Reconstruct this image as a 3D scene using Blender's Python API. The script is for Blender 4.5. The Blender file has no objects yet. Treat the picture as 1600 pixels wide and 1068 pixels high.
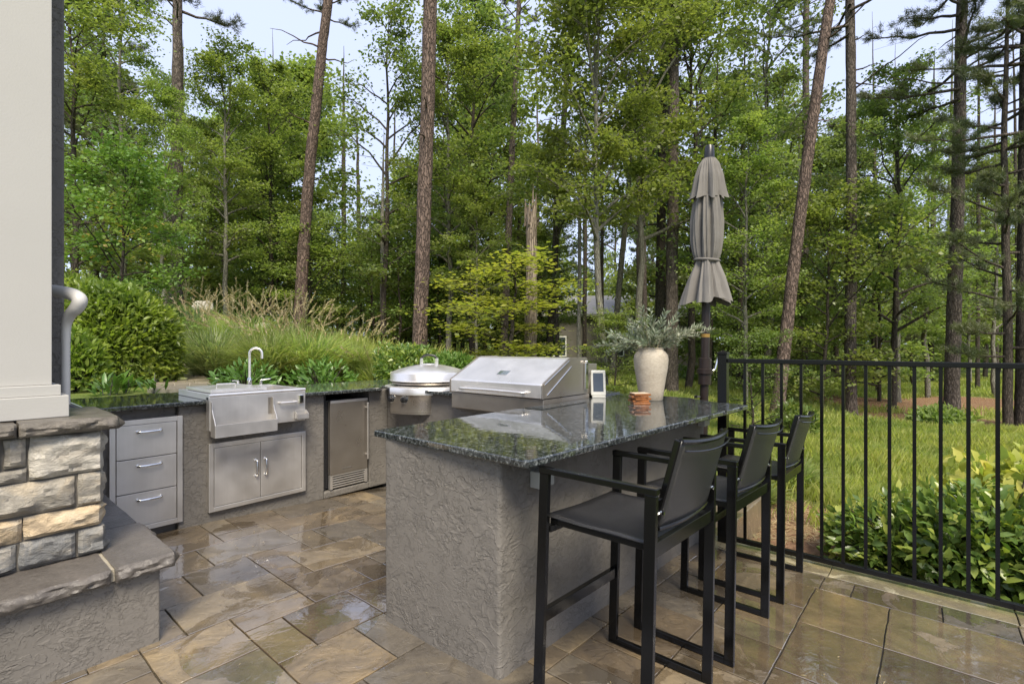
import bpy, math, random
import numpy as np
from mathutils import Vector, noise as mn, Matrix

# ------------------------------------------------------------------ camera, world, sun, exposure
SC = bpy.context.scene
COL = SC.collection
F = 769.0
UX, UY = 0.6455, 0.7637          # world +X / +Y expressed through the camera's right / forward
CAMH = 1.35
cam_d = bpy.data.cameras.new("camera")
cam = bpy.data.objects.new("camera", cam_d)
COL.objects.link(cam)
cam.location = (0, 0, CAMH)
cam.rotation_euler = (math.pi / 2, 0, math.radians(-49.79))
cam_d.sensor_width = 36.0
cam_d.lens = 36.0 * F / 1600.0
cam_d.shift_y = 6.0 / 1600.0
cam_d.clip_start = 0.05
cam_d.clip_end = 2000
SC.camera = cam

SUN_EL, SUN_AZ = math.radians(52), math.radians(217)
w = bpy.data.worlds.new("World")
SC.world = w
w.use_nodes = True
nt = w.node_tree
nt.nodes.clear()
sky = nt.nodes.new("ShaderNodeTexSky")
sky.sky_type = 'NISHITA'
sky.sun_disc = False
sky.sun_elevation = SUN_EL
sky.sun_rotation = SUN_AZ
sky.air_density = 1.0
sky.dust_density = 1.2
sky.ozone_density = 1.0
# thin high cloud veil: pulls the blue sky towards an even pale white
veil = nt.nodes.new("ShaderNodeMix"); veil.data_type = 'RGBA'
veil.inputs[0].default_value = 0.78
veil.inputs[7].default_value = (5.3, 5.9, 7.9, 1)
bg = nt.nodes.new("ShaderNodeBackground")
bg.inputs[1].default_value = 0.10
wo = nt.nodes.new("ShaderNodeOutputWorld")
nt.links.new(sky.outputs[0], veil.inputs[6])
nt.links.new(veil.outputs[2], bg.inputs[0])
nt.links.new(bg.outputs[0], wo.inputs[0])

sd = bpy.data.lights.new("sun", 'SUN')
sd.energy = 3.8
sd.angle = math.radians(24)
sd.color = (1.0, 0.90, 0.74)
sun = bpy.data.objects.new("sun", sd)
COL.objects.link(sun)
sun.rotation_euler = (math.pi / 2 - SUN_EL, 0, math.pi - SUN_AZ)

SC.view_settings.view_transform = 'Standard'
SC.view_settings.look = 'None'
SC.view_settings.exposure = 0.86
SC.view_settings.gamma = 1.0
SC.view_settings.use_curve_mapping = False
SC.cycles.use_denoising = True
SC.cycles.max_bounces = 8
SC.cycles.diffuse_bounces = 5
SC.cycles.glossy_bounces = 4
SC.cycles.transmission_bounces = 4
SC.cycles.sample_clamp_indirect = 6


# ------------------------------------------------------------------ helpers
def at(px, Z, z=0.0):
    """point seen at picture column px (1600 wide) at depth Z metres."""
    r = (px - 800.0) / F
    return (Z * (UX * r + UY), Z * (-UY * r + UX), z)


def zat(py, Z):
    return CAMH - (py - 540.0) * Z / F


def camc(X, Y):
    return X * UX - Y * UY, X * UY + Y * UX     # cam-right, depth


def tag(o, label=None, cat=None, group=None, kind=None):
    if label: o["label"] = label
    if cat: o["category"] = cat
    if group: o["group"] = group
    if kind: o["kind"] = kind
    return o


def empty(name, loc=(0, 0, 0), rz=0.0, label=None, cat=None, group=None):
    o = bpy.data.objects.new(name, None)
    o.empty_display_size = 0.1
    COL.objects.link(o)
    o.location = loc
    o.rotation_euler = (0, 0, rz)
    return tag(o, label, cat, group)


def link(name, me, parent=None, loc=None):
    o = bpy.data.objects.new(name, me)
    COL.objects.link(o)
    if parent is not None: o.parent = parent
    if loc is not None: o.location = loc
    return o


def copy_tree(o, parent=None):
    c = o.copy()
    COL.objects.link(c)
    if parent is not None: c.parent = parent
    for ch in list(o.children):
        copy_tree(ch, c)
    return c


def np_mesh(name, V, Fa, mat=None, smooth=False):
    V = np.asarray(V, dtype=np.float32); Fa = np.asarray(Fa, dtype=np.int32)
    me = bpy.data.meshes.new(name)
    n, k = Fa.shape
    me.vertices.add(len(V)); me.vertices.foreach_set("co", V.ravel())
    me.loops.add(n * k); me.loops.foreach_set("vertex_index", Fa.ravel())
    me.polygons.add(n)
    me.polygons.foreach_set("loop_start", np.arange(0, n * k, k, dtype=np.int32))
    me.polygons.foreach_set("loop_total", np.full(n, k, dtype=np.int32))
    if smooth: me.polygons.foreach_set("use_smooth", np.ones(n, dtype=bool))
    me.update(calc_edges=True)
    if mat: me.materials.append(mat)
    return me


class MB:
    """collects shapes that become one mesh"""
    def __init__(s): s.v = []; s.f = []; s.sm = []

    def add(s, vs, fs, smooth=False):
        b = len(s.v)
        s.v += [tuple(p) for p in vs]
        s.f += [tuple(i + b for i in f) for f in fs]
        s.sm += [smooth] * len(fs)
        return s

    def box(s, x0, x1, y0, y1, z0, z1, M=None):
        vs = [Vector((x, y, z)) for z in (z0, z1) for y in (y0, y1) for x in (x0, x1)]
        if M is not None: vs = [M @ p for p in vs]
        return s.add(vs, [(0, 2, 3, 1), (4, 5, 7, 6), (0, 1, 5, 4), (2, 6, 7, 3), (0, 4, 6, 2), (1, 3, 7, 5)])

    def prism(s, poly, a0, a1, axis='z', smooth=False):
        n = len(poly)
        def P(p, a):
            if axis == 'z': return (p[0], p[1], a)
            if axis == 'y': return (p[0], a, p[1])
            return (a, p[0], p[1])
        vs = [P(p, a0) for p in poly] + [P(p, a1) for p in poly]
        fs = [tuple(range(n))[::-1], tuple(range(n, 2 * n))]
        fs += [(i, (i + 1) % n, n + (i + 1) % n, n + i) for i in range(n)]
        return s.add(vs, fs, smooth)

    def tube(s, pts, rad, n=10, cap=True, smooth=True, flat=None):
        pts = [Vector(p) for p in pts]
        if not hasattr(rad, '__len__'): rad = [rad] * len(pts)
        up = Vector((0, 0, 1))
        vs = []
        prev = None
        for i, p in enumerate(pts):
            a = pts[max(i - 1, 0)]; b = pts[min(i + 1, len(pts) - 1)]
            d = (b - a).normalized()
            if prev is None:
                q = d.cross(up)
                if q.length < 1e-3: q = d.cross(Vector((1, 0, 0)))
            else:
                q = prev - d * prev.dot(d)
                if q.length < 1e-4: q = d.cross(up)
            q.normalize(); prev = q
            r2 = d.cross(q)
            for k in range(n):
                t = 2 * math.pi * k / n
                vs.append(p + (q * math.cos(t) * (flat or 1) + r2 * math.sin(t)) * rad[i])
        fs = []
        for i in range(len(pts) - 1):
            for k in range(n):
                k2 = (k + 1) % n
                fs.append((i * n + k, i * n + k2, (i + 1) * n + k2, (i + 1) * n + k))
        if cap:
            fs.append(tuple(range(n))[::-1])
            m = (len(pts) - 1) * n
            fs.append(tuple(range(m, m + n)))
        return s.add(vs, fs, smooth)

    def lathe(s, prof, c=(0, 0), n=32, a0=0.0, a1=2 * math.pi, fn=None, smooth=True):
        full = abs(a1 - a0 - 2 * math.pi) < 1e-6
        m = n if full else n + 1
        vs = []
        for (r, z) in prof:
            for k in range(m):
                t = a0 + (a1 - a0) * k / n
                rr, zz = (r, z) if fn is None else fn(r, z, t)
                vs.append((c[0] + rr * math.cos(t), c[1] + rr * math.sin(t), zz))
        fs = []
        for i in range(len(prof) - 1):
            for k in range(n):
                k2 = (k + 1) % m
                fs.append((i * m + k, i * m + k2, (i + 1) * m + k2, (i + 1) * m + k))
        if full:
            if prof[0][0] > 1e-4: fs.append(tuple(range(m))[::-1])
            if prof[-1][0] > 1e-4: fs.append(tuple(range((len(prof) - 1) * m, len(prof) * m)))
        return s.add(vs, fs, smooth)

    def mesh(s, name, mat, angle=40):
        me = bpy.data.meshes.new(name)
        me.from_pydata(s.v, [], s.f)
        me.polygons.foreach_set("use_smooth", s.sm)
        me.update()
        if any(s.sm): me.set_sharp_from_angle(angle=math.radians(angle))
        if mat: me.materials.append(mat)
        return me

    def build(s, name, mat, parent=None, bevel=0.0, loc=None, seg=2):
        o = link(name, s.mesh(name, mat), parent, loc)
        if bevel:
            m = o.modifiers.new("bevel", 'BEVEL')
            m.width = bevel; m.segments = seg; m.limit_method = 'ANGLE'
            m.angle_limit = math.radians(50)
            m.harden_normals = False
        return o


def smooth_path(pts, k=6):
    pts = [Vector(p) for p in pts]
    out = []
    P = [pts[0]] + pts + [pts[-1]]
    for i in range(1, len(P) - 2):
        for j in range(k):
            t = j / k
            a, b, c, d = P[i - 1], P[i], P[i + 1], P[i + 2]
            out.append(0.5 * ((2 * b) + (-a + c) * t + (2 * a - 5 * b + 4 * c - d) * t * t + (-a + 3 * b - 3 * c + d) * t ** 3))
    out.append(pts[-1])
    return out


# ------------------------------------------------------------------ materials
class NG:
    def __init__(s, name):
        s.m = bpy.data.materials.new(name); s.m.use_nodes = True
        s.t = s.m.node_tree; s.t.nodes.clear()
        s.out = s.n("ShaderNodeOutputMaterial")
        s.p = s.n("ShaderNodeBsdfPrincipled")
        s.l(s.p.outputs[0], s.out.inputs[0])

    def n(s, typ, **kw):
        x = s.t.nodes.new(typ)
        for k, v in kw.items(): setattr(x, k, v)
        return x

    def l(s, a, b): s.t.links.new(a, b)

    def coord(s, kind='Object', scale=(1, 1, 1), rand=False):
        if kind == 'World':
            src = s.n("ShaderNodeNewGeometry").outputs['Position']
        else:
            src = s.n("ShaderNodeTexCoord").outputs[kind]
        mp = s.n("ShaderNodeMapping")
        mp.inputs['Scale'].default_value = scale
        s.l(src, mp.inputs[0])
        if rand:
            oi = s.n("ShaderNodeObjectInfo")
            mu = s.n("ShaderNodeMath", operation='MULTIPLY'); mu.inputs[1].default_value = 57.0
            s.l(oi.outputs['Random'], mu.inputs[0])
            cb = s.n("ShaderNodeCombineXYZ")
            s.l(mu.outputs[0], cb.inputs[0]); s.l(mu.outputs[0], cb.inputs[1]); s.l(mu.outputs[0], cb.inputs[2])
            s.l(cb.outputs[0], mp.inputs['Location'])
        return mp.outputs[0]

    def noise(s, vec, scale, detail=4, rough=0.55, dist=0.0):
        x = s.n("ShaderNodeTexNoise")
        x.inputs['Scale'].default_value = scale; x.inputs['Detail'].default_value = detail
        x.inputs['Roughness'].default_value = rough; x.inputs['Distortion'].default_value = dist
        s.l(vec, x.inputs['Vector'])
        return x.outputs['Fac']

    def ramp(s, fac, stops, interp='LINEAR'):
        x = s.n("ShaderNodeValToRGB")
        cr = x.color_ramp; cr.interpolation = interp
        while len(cr.elements) < len(stops): cr.elements.new(0.5)
        for e, (p, c) in zip(cr.elements, stops):
            e.position = p
            e.color = (c, c, c, 1) if not hasattr(c, '__len__') else (*c, 1)
        s.l(fac, x.inputs[0])
        return x.outputs[0]

    def mix(s, fac, a, b, mode='MIX'):
        x = s.n("ShaderNodeMix", data_type='RGBA', blend_type=mode)
        for q, v in ((0, fac), (6, a), (7, b)):
            sock = x.inputs[q]
            if hasattr(v, 'links'): s.l(v, sock)
            elif hasattr(v, '__len__'): sock.default_value = (*v, 1)
            else: sock.default_value = v if q == 0 else (v, v, v, 1)
        return x.outputs[2]

    def math(s, op, a, b=0.0, clamp=False):
        x = s.n("ShaderNodeMath", operation=op); x.use_clamp = clamp
        for i, v in enumerate((a, b)):
            if hasattr(v, 'links'): s.l(v, x.inputs[i])
            else: x.inputs[i].default_value = v
        return x.outputs[0]

    def set(s, **kw):
        names = dict(base='Base Color', rough='Roughness', metal='Metallic', spec='Specular IOR Level', coat='Coat Weight',
                     coatr='Coat Roughness', aniso='Anisotropic', normal='Normal', sheen='Sheen Weight')
        for k, v in kw.items():
            sock = s.p.inputs[names[k]]
            if hasattr(v, 'links'): s.l(v, sock)
            elif hasattr(v, '__len__'): sock.default_value = (*v, 1)
            else: sock.default_value = v
        return s

    def bump(s, h, dist=0.01, strength=1.0, prev=None):
        b = s.n("ShaderNodeBump")
        b.inputs['Distance'].default_value = dist; b.inputs['Strength'].default_value = strength
        s.l(h, b.inputs['Height'])
        if prev is not None: s.l(prev, b.inputs['Normal'])
        s.l(b.outputs[0], s.p.inputs['Normal'])
        return b.outputs[0]


def simple(name, base, rough=0.5, metal=0.0, var=0.12, scale=8.0, bump=0.0, bscale=60.0, spec=0.5, coat=0.0):
    g = NG(name)
    v = g.coord('Object')
    f = g.noise(v, scale, 4)
    lo = tuple(c * (1 - var) for c in base); hi = tuple(min(c * (1 + var), 1) for c in base)
    g.set(base=g.ramp(f, [(0.3, lo), (0.7, hi)]), metal=metal, spec=spec, coat=coat)
    r = g.noise(v, scale * 2.3, 3)
    g.set(rough=g.ramp(r, [(0.3, max(rough - 0.06, 0.02)), (0.7, min(rough + 0.08, 1))]))
    if bump: g.bump(g.noise(v, bscale, 4), bump)
    return g.m


def plain(name, base, rough, spec=0.5):
    g = NG(name); g.set(base=base, rough=rough, spec=spec); return g.m


def m_stucco():
    g = NG("stucco")
    v = g.coord('World')
    vs_ = g.coord('World', (1.0, 1.0, 1.25))
    a = g.noise(vs_, 10, 3, 0.5, 0.5)
    b = g.noise(vs_, 21, 5, 0.6, 0.35)
    c = g.noise(v, 46, 4, 0.6, 0.5)
    mask = g.ramp(g.noise(v, 3.4, 4), [(0.36, 0.25), (0.60, 1.0)])
    mask2 = g.ramp(g.noise(v, 2.3, 3), [(0.42, 0.15), (0.6, 1.0)])
    n1 = g.ramp(a, [(0.50, 0.0), (0.512, 1.0), (0.60, 0.2), (0.72, 0.0)])
    n2 = g.ramp(b, [(0.51, 0.0), (0.525, 1.0), (0.62, 0.1), (0.75, 0.0)])
    n3 = g.ramp(c, [(0.52, 0.0), (0.55, 1.0), (0.68, 0.0)])
    fine = g.noise(v, 130, 3)
    h = g.math('ADD', g.math('MULTIPLY', g.math('MULTIPLY', n1, mask2), 0.8), g.math('MULTIPLY', g.math('MULTIPLY', n2, mask), 0.8))
    h = g.math('ADD', h, g.math('ADD', g.math('MULTIPLY', g.math('MULTIPLY', n3, mask), 0.22), g.math('MULTIPLY', fine, 0.16)))
    big = g.noise(v, 1.6, 4)
    col = g.ramp(big, [(0.3, (0.128, 0.118, 0.104)), (0.7, (0.163, 0.150, 0.133))])
    damp = g.ramp(g.noise(v, 0.9, 3), [(0.45, 1.0), (0.65, 0.88)])
    g.set(base=g.mix(1.0, col, damp, 'MULTIPLY'), rough=0.72, spec=0.35)
    g.bump(h, 0.0040)
    return g.m


def m_granite():
    g = NG("granite")
    v = g.coord('World', (1, 1, 1))
    a = g.noise(v, 48, 5, 0.7, 0.6)
    b = g.noise(v, 75, 3, 0.6, 0.4)
    vo = g.n("ShaderNodeTexVoronoi"); vo.inputs['Scale'].default_value = 70; g.l(v, vo.inputs['Vector'])
    c1 = g.ramp(a, [(0.34, (0.018, 0.022, 0.020)), (0.45, (0.05, 0.058, 0.054)), (0.56, (0.105, 0.114, 0.108)), (0.72, (0.20, 0.205, 0.21))])
    c2 = g.ramp(b, [(0.5, (0.35, 0.36, 0.38)), (0.66, (1.5, 1.5, 1.55))])
    col = g.mix(1.0, c1, c2, 'MULTIPLY')
    fl = g.ramp(vo.outputs['Distance'], [(0.05, 0.22), (0.14, 0.0)])
    g.set(base=g.mix(fl, col, (0.30, 0.33, 0.37)), rough=0.05, spec=0.9)
    g.bump(g.noise(v, 7, 2), 0.0006)
    return g.m


def m_steel(name="brushed_steel", base=(0.66, 0.635, 0.60), rough=0.40, vert=True, wet=0.0):
    g = NG(name)
    v = g.coord('Object', (55, 55, 1.2) if vert else (1.2, 55, 55))
    st = g.noise(v, 1.5, 3)
    v2 = g.coord('Object')
    sm = g.noise(v2, 5, 4)
    col = g.mix(1.0, g.ramp(st, [(0.3, tuple(c * 0.965 for c in base)), (0.7, base)]), g.ramp(sm, [(0.3, 0.90), (0.7, 1.0)]), 'MULTIPLY')
    g.set(base=col, metal=0.82, rough=g.ramp(sm, [(0.3, rough - 0.06), (0.7, rough + 0.08)]))
    return g.m


def m_paver(name="flagstone", wet=True):
    g = NG(name)
    v = g.coord('World', (1, 1, 1), rand=True)
    vw = g.coord('World')
    oi = g.n("ShaderNodeObjectInfo")
    base = g.ramp(oi.outputs['Random'], [(0.0, (0.180, 0.155, 0.118)), (0.22, (0.118, 0.096, 0.072)), (0.42, (0.185, 0.148, 0.098)),
                                         (0.6, (0.092, 0.084, 0.074)), (0.78, (0.160, 0.145, 0.122)), (1.0, (0.245, 0.195, 0.125))])
    st = g.noise(v, 2.6, 6, 0.6, 1.5)
    base = g.mix(1.0, base, g.ramp(st, [(0.25, (0.50, 0.47, 0.44)), (0.5, (0.92, 0.88, 0.82)), (0.75, (1.40, 1.28, 1.02))]), 'MULTIPLY')
    fine = g.noise(v, 40, 5, 0.7)
    base = g.mix(1.0, base, g.ramp(fine, [(0.3, 0.85), (0.7, 1.12)]), 'MULTIPLY')
    bias = 0.0
    for c_, r_, a_ in (((2.75, 0.05, -0.07), 1.3, 0.13), ((1.15, 2.3, 0.0), 0.7, 0.06), ((1.5, 3.3, 0.0), 1.0, 0.07), ((3.1, 0.75, -0.09), 0.6, 0.06)):
        dn = g.n("ShaderNodeVectorMath", operation='DISTANCE'); dn.inputs[1].default_value = c_; g.l(vw, dn.inputs[0])
        bb = g.math('MULTIPLY', g.math('SUBTRACT', 1.0, g.math('DIVIDE', dn.outputs['Value'], r_), True), a_)
        bias = g.math('ADD', bb, bias)
    pud = g.ramp(g.math('ADD', g.noise(vw, 2.1, 6, 0.58, 1.1), bias), [(0.50, 0.0), (0.53, 1.0)])
    base = g.mix(1.0, base, g.mix(pud, (1, 1, 1), (0.74, 0.71, 0.66)), 'MULTIPLY')
    rdry = g.ramp(g.noise(v, 14, 4, 0.6), [(0.3, 0.13), (0.7, 0.30)])
    rough = g.mix(pud, rdry, (0.02, 0.02, 0.02))
    g.set(base=base, rough=g.mix(pud, (0.35, 0.35, 0.35), (0.2, 0.2, 0.2)), spec=0.5, coat=g.ramp(pud, [(0.0, 0.65), (1.0, 1.0)]), coatr=rough)
    g.l(g.math('ADD', g.math('MULTIPLY', pud, 0.95), 1.5), g.p.inputs['Coat IOR'])
    cl = g.ramp(g.noise(v, 5.0, 6, 0.62, 2.2), [(0.35, 0.0), (0.48, 0.5), (0.50, 0.75), (0.7, 1.0)])
    hdry = g.math('ADD', g.math('MULTIPLY', cl, 0.8), g.math('MULTIPLY', g.noise(v, 60, 4, 0.7), 0.16))
    # water surface: nearly level, faint ripples
    hw = g.math('ADD', g.math('MULTIPLY', g.noise(vw, 10, 3, 0.5, 1.2), 0.30), 0.35)
    inv = g.math('SUBTRACT', 1.0, pud)
    h = g.math('ADD', g.math('MULTIPLY', hdry, g.math('ADD', g.math('MULTIPLY', inv, 0.85), 0.06)), g.math('MULTIPLY', hw, pud))
    nb = g.bump(h, 0.0042)
    g.l(nb, g.p.inputs['Coat Normal'])
    return g.m


def m_stone(name, c1, c2, c3, rough=0.62, bump=0.012, scale=5):
    g = NG(name)
    v = g.coord('World', (1, 1, 1.7), rand=True)
    a = g.noise(v, scale, 6, 0.6, 1.2)
    col = g.ramp(a, [(0.28, c1), (0.5, c2), (0.72, c3)])
    f = g.noise(v, 55, 5, 0.7)
    col = g.mix(1.0, col, g.ramp(f, [(0.3, 0.82), (0.7, 1.15)]), 'MULTIPLY')
    g.set(base=col, rough=rough, spec=0.4)
    h = g.math('ADD', g.math('MULTIPLY', g.noise(v, 14, 7, 0.68, 1.5), 1.3), g.math('MULTIPLY', f, 0.35))
    g.bump(h, bump)
    return g.m


def m_leaf(name, cols, trans=0.35, rough=0.42, spec=0.45):
    """cols: list of stops over the random value of each leaf"""
    g = NG(name)
    ge = g.n("ShaderNodeNewGeometry")
    oi = g.n("ShaderNodeObjectInfo")
    n = len(cols)
    c = g.ramp(ge.outputs['Random Per Island'], [(i / (n - 1), k) for i, k in enumerate(cols)])
    v = g.coord('Object')
    big = g.noise(v, 0.9, 3)
    c = g.mix(1.0, c, g.ramp(big, [(0.3, (0.72, 0.82, 0.75)), (0.7, (1.25, 1.12, 1.0))]), 'MULTIPLY')
    hs = g.n("ShaderNodeHueSaturation")
    hs.inputs['Saturation'].default_value = 0.90
    g.l(g.math('ADD', g.math('MULTIPLY', oi.outputs['Random'], 0.024), 0.490), hs.inputs['Hue'])
    g.l(g.math('ADD', g.math('MULTIPLY', oi.outputs['Random'], 0.45), 0.80), hs.inputs['Value'])
    g.l(c, hs.inputs['Color'])
    g.set(base=hs.outputs[0], rough=rough, spec=spec)
    tr = g.n("ShaderNodeBsdfTranslucent")
    tc = g.mix(1.0, hs.outputs[0], (1.35, 1.45, 0.7), 'MULTIPLY')
    g.l(tc, tr.inputs[0])
    mx = g.n("ShaderNodeMixShader"); mx.inputs[0].default_value = trans
    g.l(g.p.outputs[0], mx.inputs[1]); g.l(tr.outputs[0], mx.inputs[2])
    g.l(mx.outputs[0], g.out.inputs[0])
    return g.m


def m_bark(name, c1, c2, scale=(9, 9, 2.2), bump=0.02):
    g = NG(name)
    v = g.coord('World', scale)
    vo = g.n("ShaderNodeTexVoronoi", feature='DISTANCE_TO_EDGE'); vo.inputs['Scale'].default_value = 2.2
    wv = g.n("ShaderNodeVectorMath", operation='ADD')
    nz = g.n("ShaderNodeTexNoise"); nz.inputs['Scale'].default_value = 2.0; g.l(v, nz.inputs['Vector'])
    g.l(v, wv.inputs[0]); g.l(nz.outputs['Color'], wv.inputs[1]); g.l(wv.outputs[0], vo.inputs['Vector'])
    cr = g.ramp(vo.outputs['Distance'], [(0.0, 0.0), (0.16, 0.8), (0.5, 1.0)])
    f = g.noise(v, 3.5, 5, 0.65)
    col = g.mix(cr, tuple(c * 0.45 for c in c1), g.ramp(f, [(0.3, c1), (0.7, c2)]))
    g.set(base=col, rough=0.85, spec=0.25)
    g.bump(g.math('ADD', cr, g.math('MULTIPLY', f, 0.5)), bump)
    return g.m


STUCCO = m_stucco()
GRANITE = m_granite()
STEEL = m_steel()
STEELH = m_steel("brushed_steel_hood", (0.86, 0.83, 0.79), 0.33, False)
STEELW = m_steel("warm_steel", (0.36, 0.325, 0.28), 0.32, False)
CHROME = simple("polished_metal", (0.75, 0.75, 0.74), 0.12, 1.0, 0.03)
DARKGAP = simple("dark_recess", (0.015, 0.015, 0.015), 0.7)
BLACKPL = simple("black_plastic", (0.012, 0.012, 0.013), 0.3, 0, 0.1, 8, 0.0)
PAVER = m_paver()
COPING = m_paver("coping_stone")
# the coping is a paler yellow stone
for nd in COPING.node_tree.nodes:
    if nd.type == 'VALTORGB' and len(nd.color_ramp.elements) == 6:
        for e, c in zip(nd.color_ramp.elements, [(0.34, 0.31, 0.21), (0.30, 0.29, 0.22), (0.37, 0.33, 0.22), (0.29, 0.29, 0.24), (0.36, 0.32, 0.2), (0.34, 0.32, 0.24)]):
            e.color = (*c, 1)
MORTAR = simple("mortar", (0.035, 0.031, 0.022), 0.6, 0, 0.4, 14, 0.004, 90)
JOINT = simple("pale_mortar", (0.30, 0.27, 0.21), 0.85, 0, 0.2, 14, 0.004, 90)
PAINT = simple("white_paint", (0.37, 0.36, 0.335), 0.5, 0, 0.02, 2.0, 0.0005, 130, 0.4)
RAILPVC = simple("grey_white_pvc", (0.47, 0.46, 0.44), 0.42, 0, 0.06, 3.0)
BLACKM = plain("black_powder_coat", (0.003, 0.003, 0.003), 0.26, 0.32)
STOOLM = plain("charcoal_powder_coat", (0.0035, 0.0035, 0.0035), 0.2, 0.35)
CREAMST = m_stone("cream_stone", (0.25, 0.22, 0.18), (0.40, 0.37, 0.31), (0.50, 0.47, 0.41))
TANST = m_stone("tan_stone", (0.30, 0.235, 0.16), (0.50, 0.39, 0.25), (0.58, 0.50, 0.38))
GREYST = m_stone("grey_stone", (0.15, 0.14, 0.125), (0.29, 0.265, 0.22), (0.42, 0.35, 0.25))
BLUEST = m_stone("bluegrey_stone", (0.085, 0.085, 0.085), (0.17, 0.17, 0.165), (0.33, 0.30, 0.25))
CAPST = m_stone("capping_stone", (0.070, 0.060, 0.048), (0.115, 0.102, 0.084), (0.18, 0.158, 0.13), 0.34, 0.009, 3)
CAPTOP = m_stone("brown_capping_stone", (0.078, 0.069, 0.061), (0.105, 0.094, 0.083), (0.135, 0.120, 0.106), 0.28, 0.005, 2.4)
SEAT = NG("sling_mesh")
_v = SEAT.coord('Object', (1, 1, 1))
_w = SEAT.n("ShaderNodeTexChecker"); _w.inputs['Scale'].default_value = 420; SEAT.l(_v, _w.inputs[0])
SEAT.set(base=SEAT.mix(SEAT.noise(_v, 6, 3), (0.018, 0.018, 0.0185), (0.030, 0.030, 0.031)), rough=0.32, spec=0.5)
SEAT.bump(_w.outputs[1], 0.0004)
SEAT = SEAT.m
CANVAS = simple("grey_canvas", (0.16, 0.15, 0.137), 0.85, 0, 0.07, 5, 0.0008, 400, 0.2)
BRONZE = simple("bronze_pole", (0.024, 0.016, 0.014), 0.38, 0.3, 0.15, 9)
VASE = m_stone("vase_ceramic", (0.30, 0.26, 0.20), (0.37, 0.325, 0.255), (0.43, 0.385, 0.31), 0.7, 0.0012, 7)
AMBER = simple("amber_wood", (0.21, 0.075, 0.018), 0.25, 0, 0.35, 12)
SCREEN = simple("dark_screen", (0.05, 0.065, 0.085), 0.12, 0, 0.1)
DEVICE = simple("pale_plastic", (0.50, 0.50, 0.46), 0.4, 0, 0.04)
OUTLET = simple("outlet_grey", (0.36, 0.36, 0.33), 0.35, 0, 0.05)
BARKP = m_bark("pine_bark", (0.105, 0.085, 0.070), (0.20, 0.165, 0.14))
BARKR = m_bark("red_pine_bark", (0.125, 0.090, 0.073), (0.215, 0.155, 0.125), (8, 8, 2.0), 0.03)
BARKD = m_bark("dark_bark", (0.055, 0.045, 0.035), (0.11, 0.09, 0.07), (10, 10, 2.5), 0.012)
BARKG = m_bark("grey_bark", (0.16, 0.15, 0.12), (0.26, 0.25, 0.20), (10, 10, 2.0), 0.008)
SNAGW = m_bark("weathered_wood", (0.25, 0.195, 0.145), (0.42, 0.34, 0.26), (12, 12, 0.8), 0.02)
ROOF = simple("roof_shingle", (0.21, 0.205, 0.20), 0.9, 0, 0.15, 3, 0.01, 8)
SIDING = simple("house_siding", (0.13, 0.12, 0.10), 0.8, 0, 0.08, 1)
GLASS = simple("window_glass", (0.04, 0.05, 0.06), 0.08, 0)
WHITEP = simple("white_plastic", (0.72, 0.72, 0.70), 0.5)

L_MAPLE = m_leaf("maple_leaf", [(0.145, 0.205, 0.042), (0.185, 0.245, 0.056), (0.225, 0.282, 0.070), (0.16, 0.21, 0.056)], 0.5)
L_DEEP = m_leaf("oak_leaf", [(0.115, 0.162, 0.048), (0.148, 0.200, 0.062), (0.182, 0.236, 0.078), (0.128, 0.168, 0.064)], 0.5)
L_PINE = m_leaf("pine_needle", [(0.075, 0.095, 0.036), (0.100, 0.122, 0.052), (0.125, 0.142, 0.066)], 0.3)
L_YEL = m_leaf("yellow_green_leaf", [(0.28, 0.33, 0.035), (0.35, 0.38, 0.05), (0.22, 0.28, 0.035), (0.40, 0.40, 0.05)], 0.5)
L_LIME = m_leaf("lime_leaf", [(0.11, 0.19, 0.025), (0.14, 0.23, 0.035), (0.085, 0.15, 0.022), (0.17, 0.24, 0.04)])
L_HEDGE = m_leaf("hedge_leaf", [(0.20, 0.29, 0.030), (0.27, 0.37, 0.042), (0.14, 0.22, 0.028), (0.34, 0.42, 0.06)], 0.45, 0.36, 0.5)
L_CAM = m_leaf("camellia_leaf", [(0.075, 0.14, 0.026), (0.12, 0.20, 0.034), (0.19, 0.27, 0.042), (0.36, 0.40, 0.055)], 0.35, 0.3, 0.5)
L_LAUR = m_leaf("laurel_leaf", [(0.09, 0.19, 0.022), (0.13, 0.24, 0.03), (0.07, 0.15, 0.02)], 0.3, 0.3, 0.5)
L_YSHR = m_leaf("pale_yellow_leaf", [(0.52, 0.50, 0.08), (0.46, 0.48, 0.08), (0.30, 0.38, 0.06), (0.60, 0.52, 0.09)], 0.35)
L_OLIVE = m_leaf("olive_leaf", [(0.17, 0.20, 0.14), (0.24, 0.27, 0.21), (0.12, 0.16, 0.095), (0.31, 0.34, 0.28)], 0.15)
L_GOLD = m_leaf("turning_leaf", [(0.42, 0.30, 0.03), (0.38, 0.32, 0.04), (0.20, 0.22, 0.03)], 0.3)
L_BLADE = m_leaf("ornamental_blade", [(0.20, 0.27, 0.07), (0.26, 0.33, 0.09), (0.31, 0.36, 0.13), (0.17, 0.24, 0.07), (0.38, 0.36, 0.19)], 0.5)
L_BLUEB = m_leaf("bluegreen_blade", [(0.18, 0.26, 0.11), (0.24, 0.32, 0.15), (0.31, 0.37, 0.19), (0.36, 0.35, 0.22)], 0.45)
L_PLUME = m_leaf("straw_plume", [(0.36, 0.29, 0.17), (0.45, 0.37, 0.23), (0.32, 0.24, 0.14)], 0.35)
L_GRASS = m_leaf("meadow_blade", [(0.26, 0.33, 0.060), (0.33, 0.39, 0.082), (0.39, 0.42, 0.12), (0.21, 0.26, 0.060)], 0.5)

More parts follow.
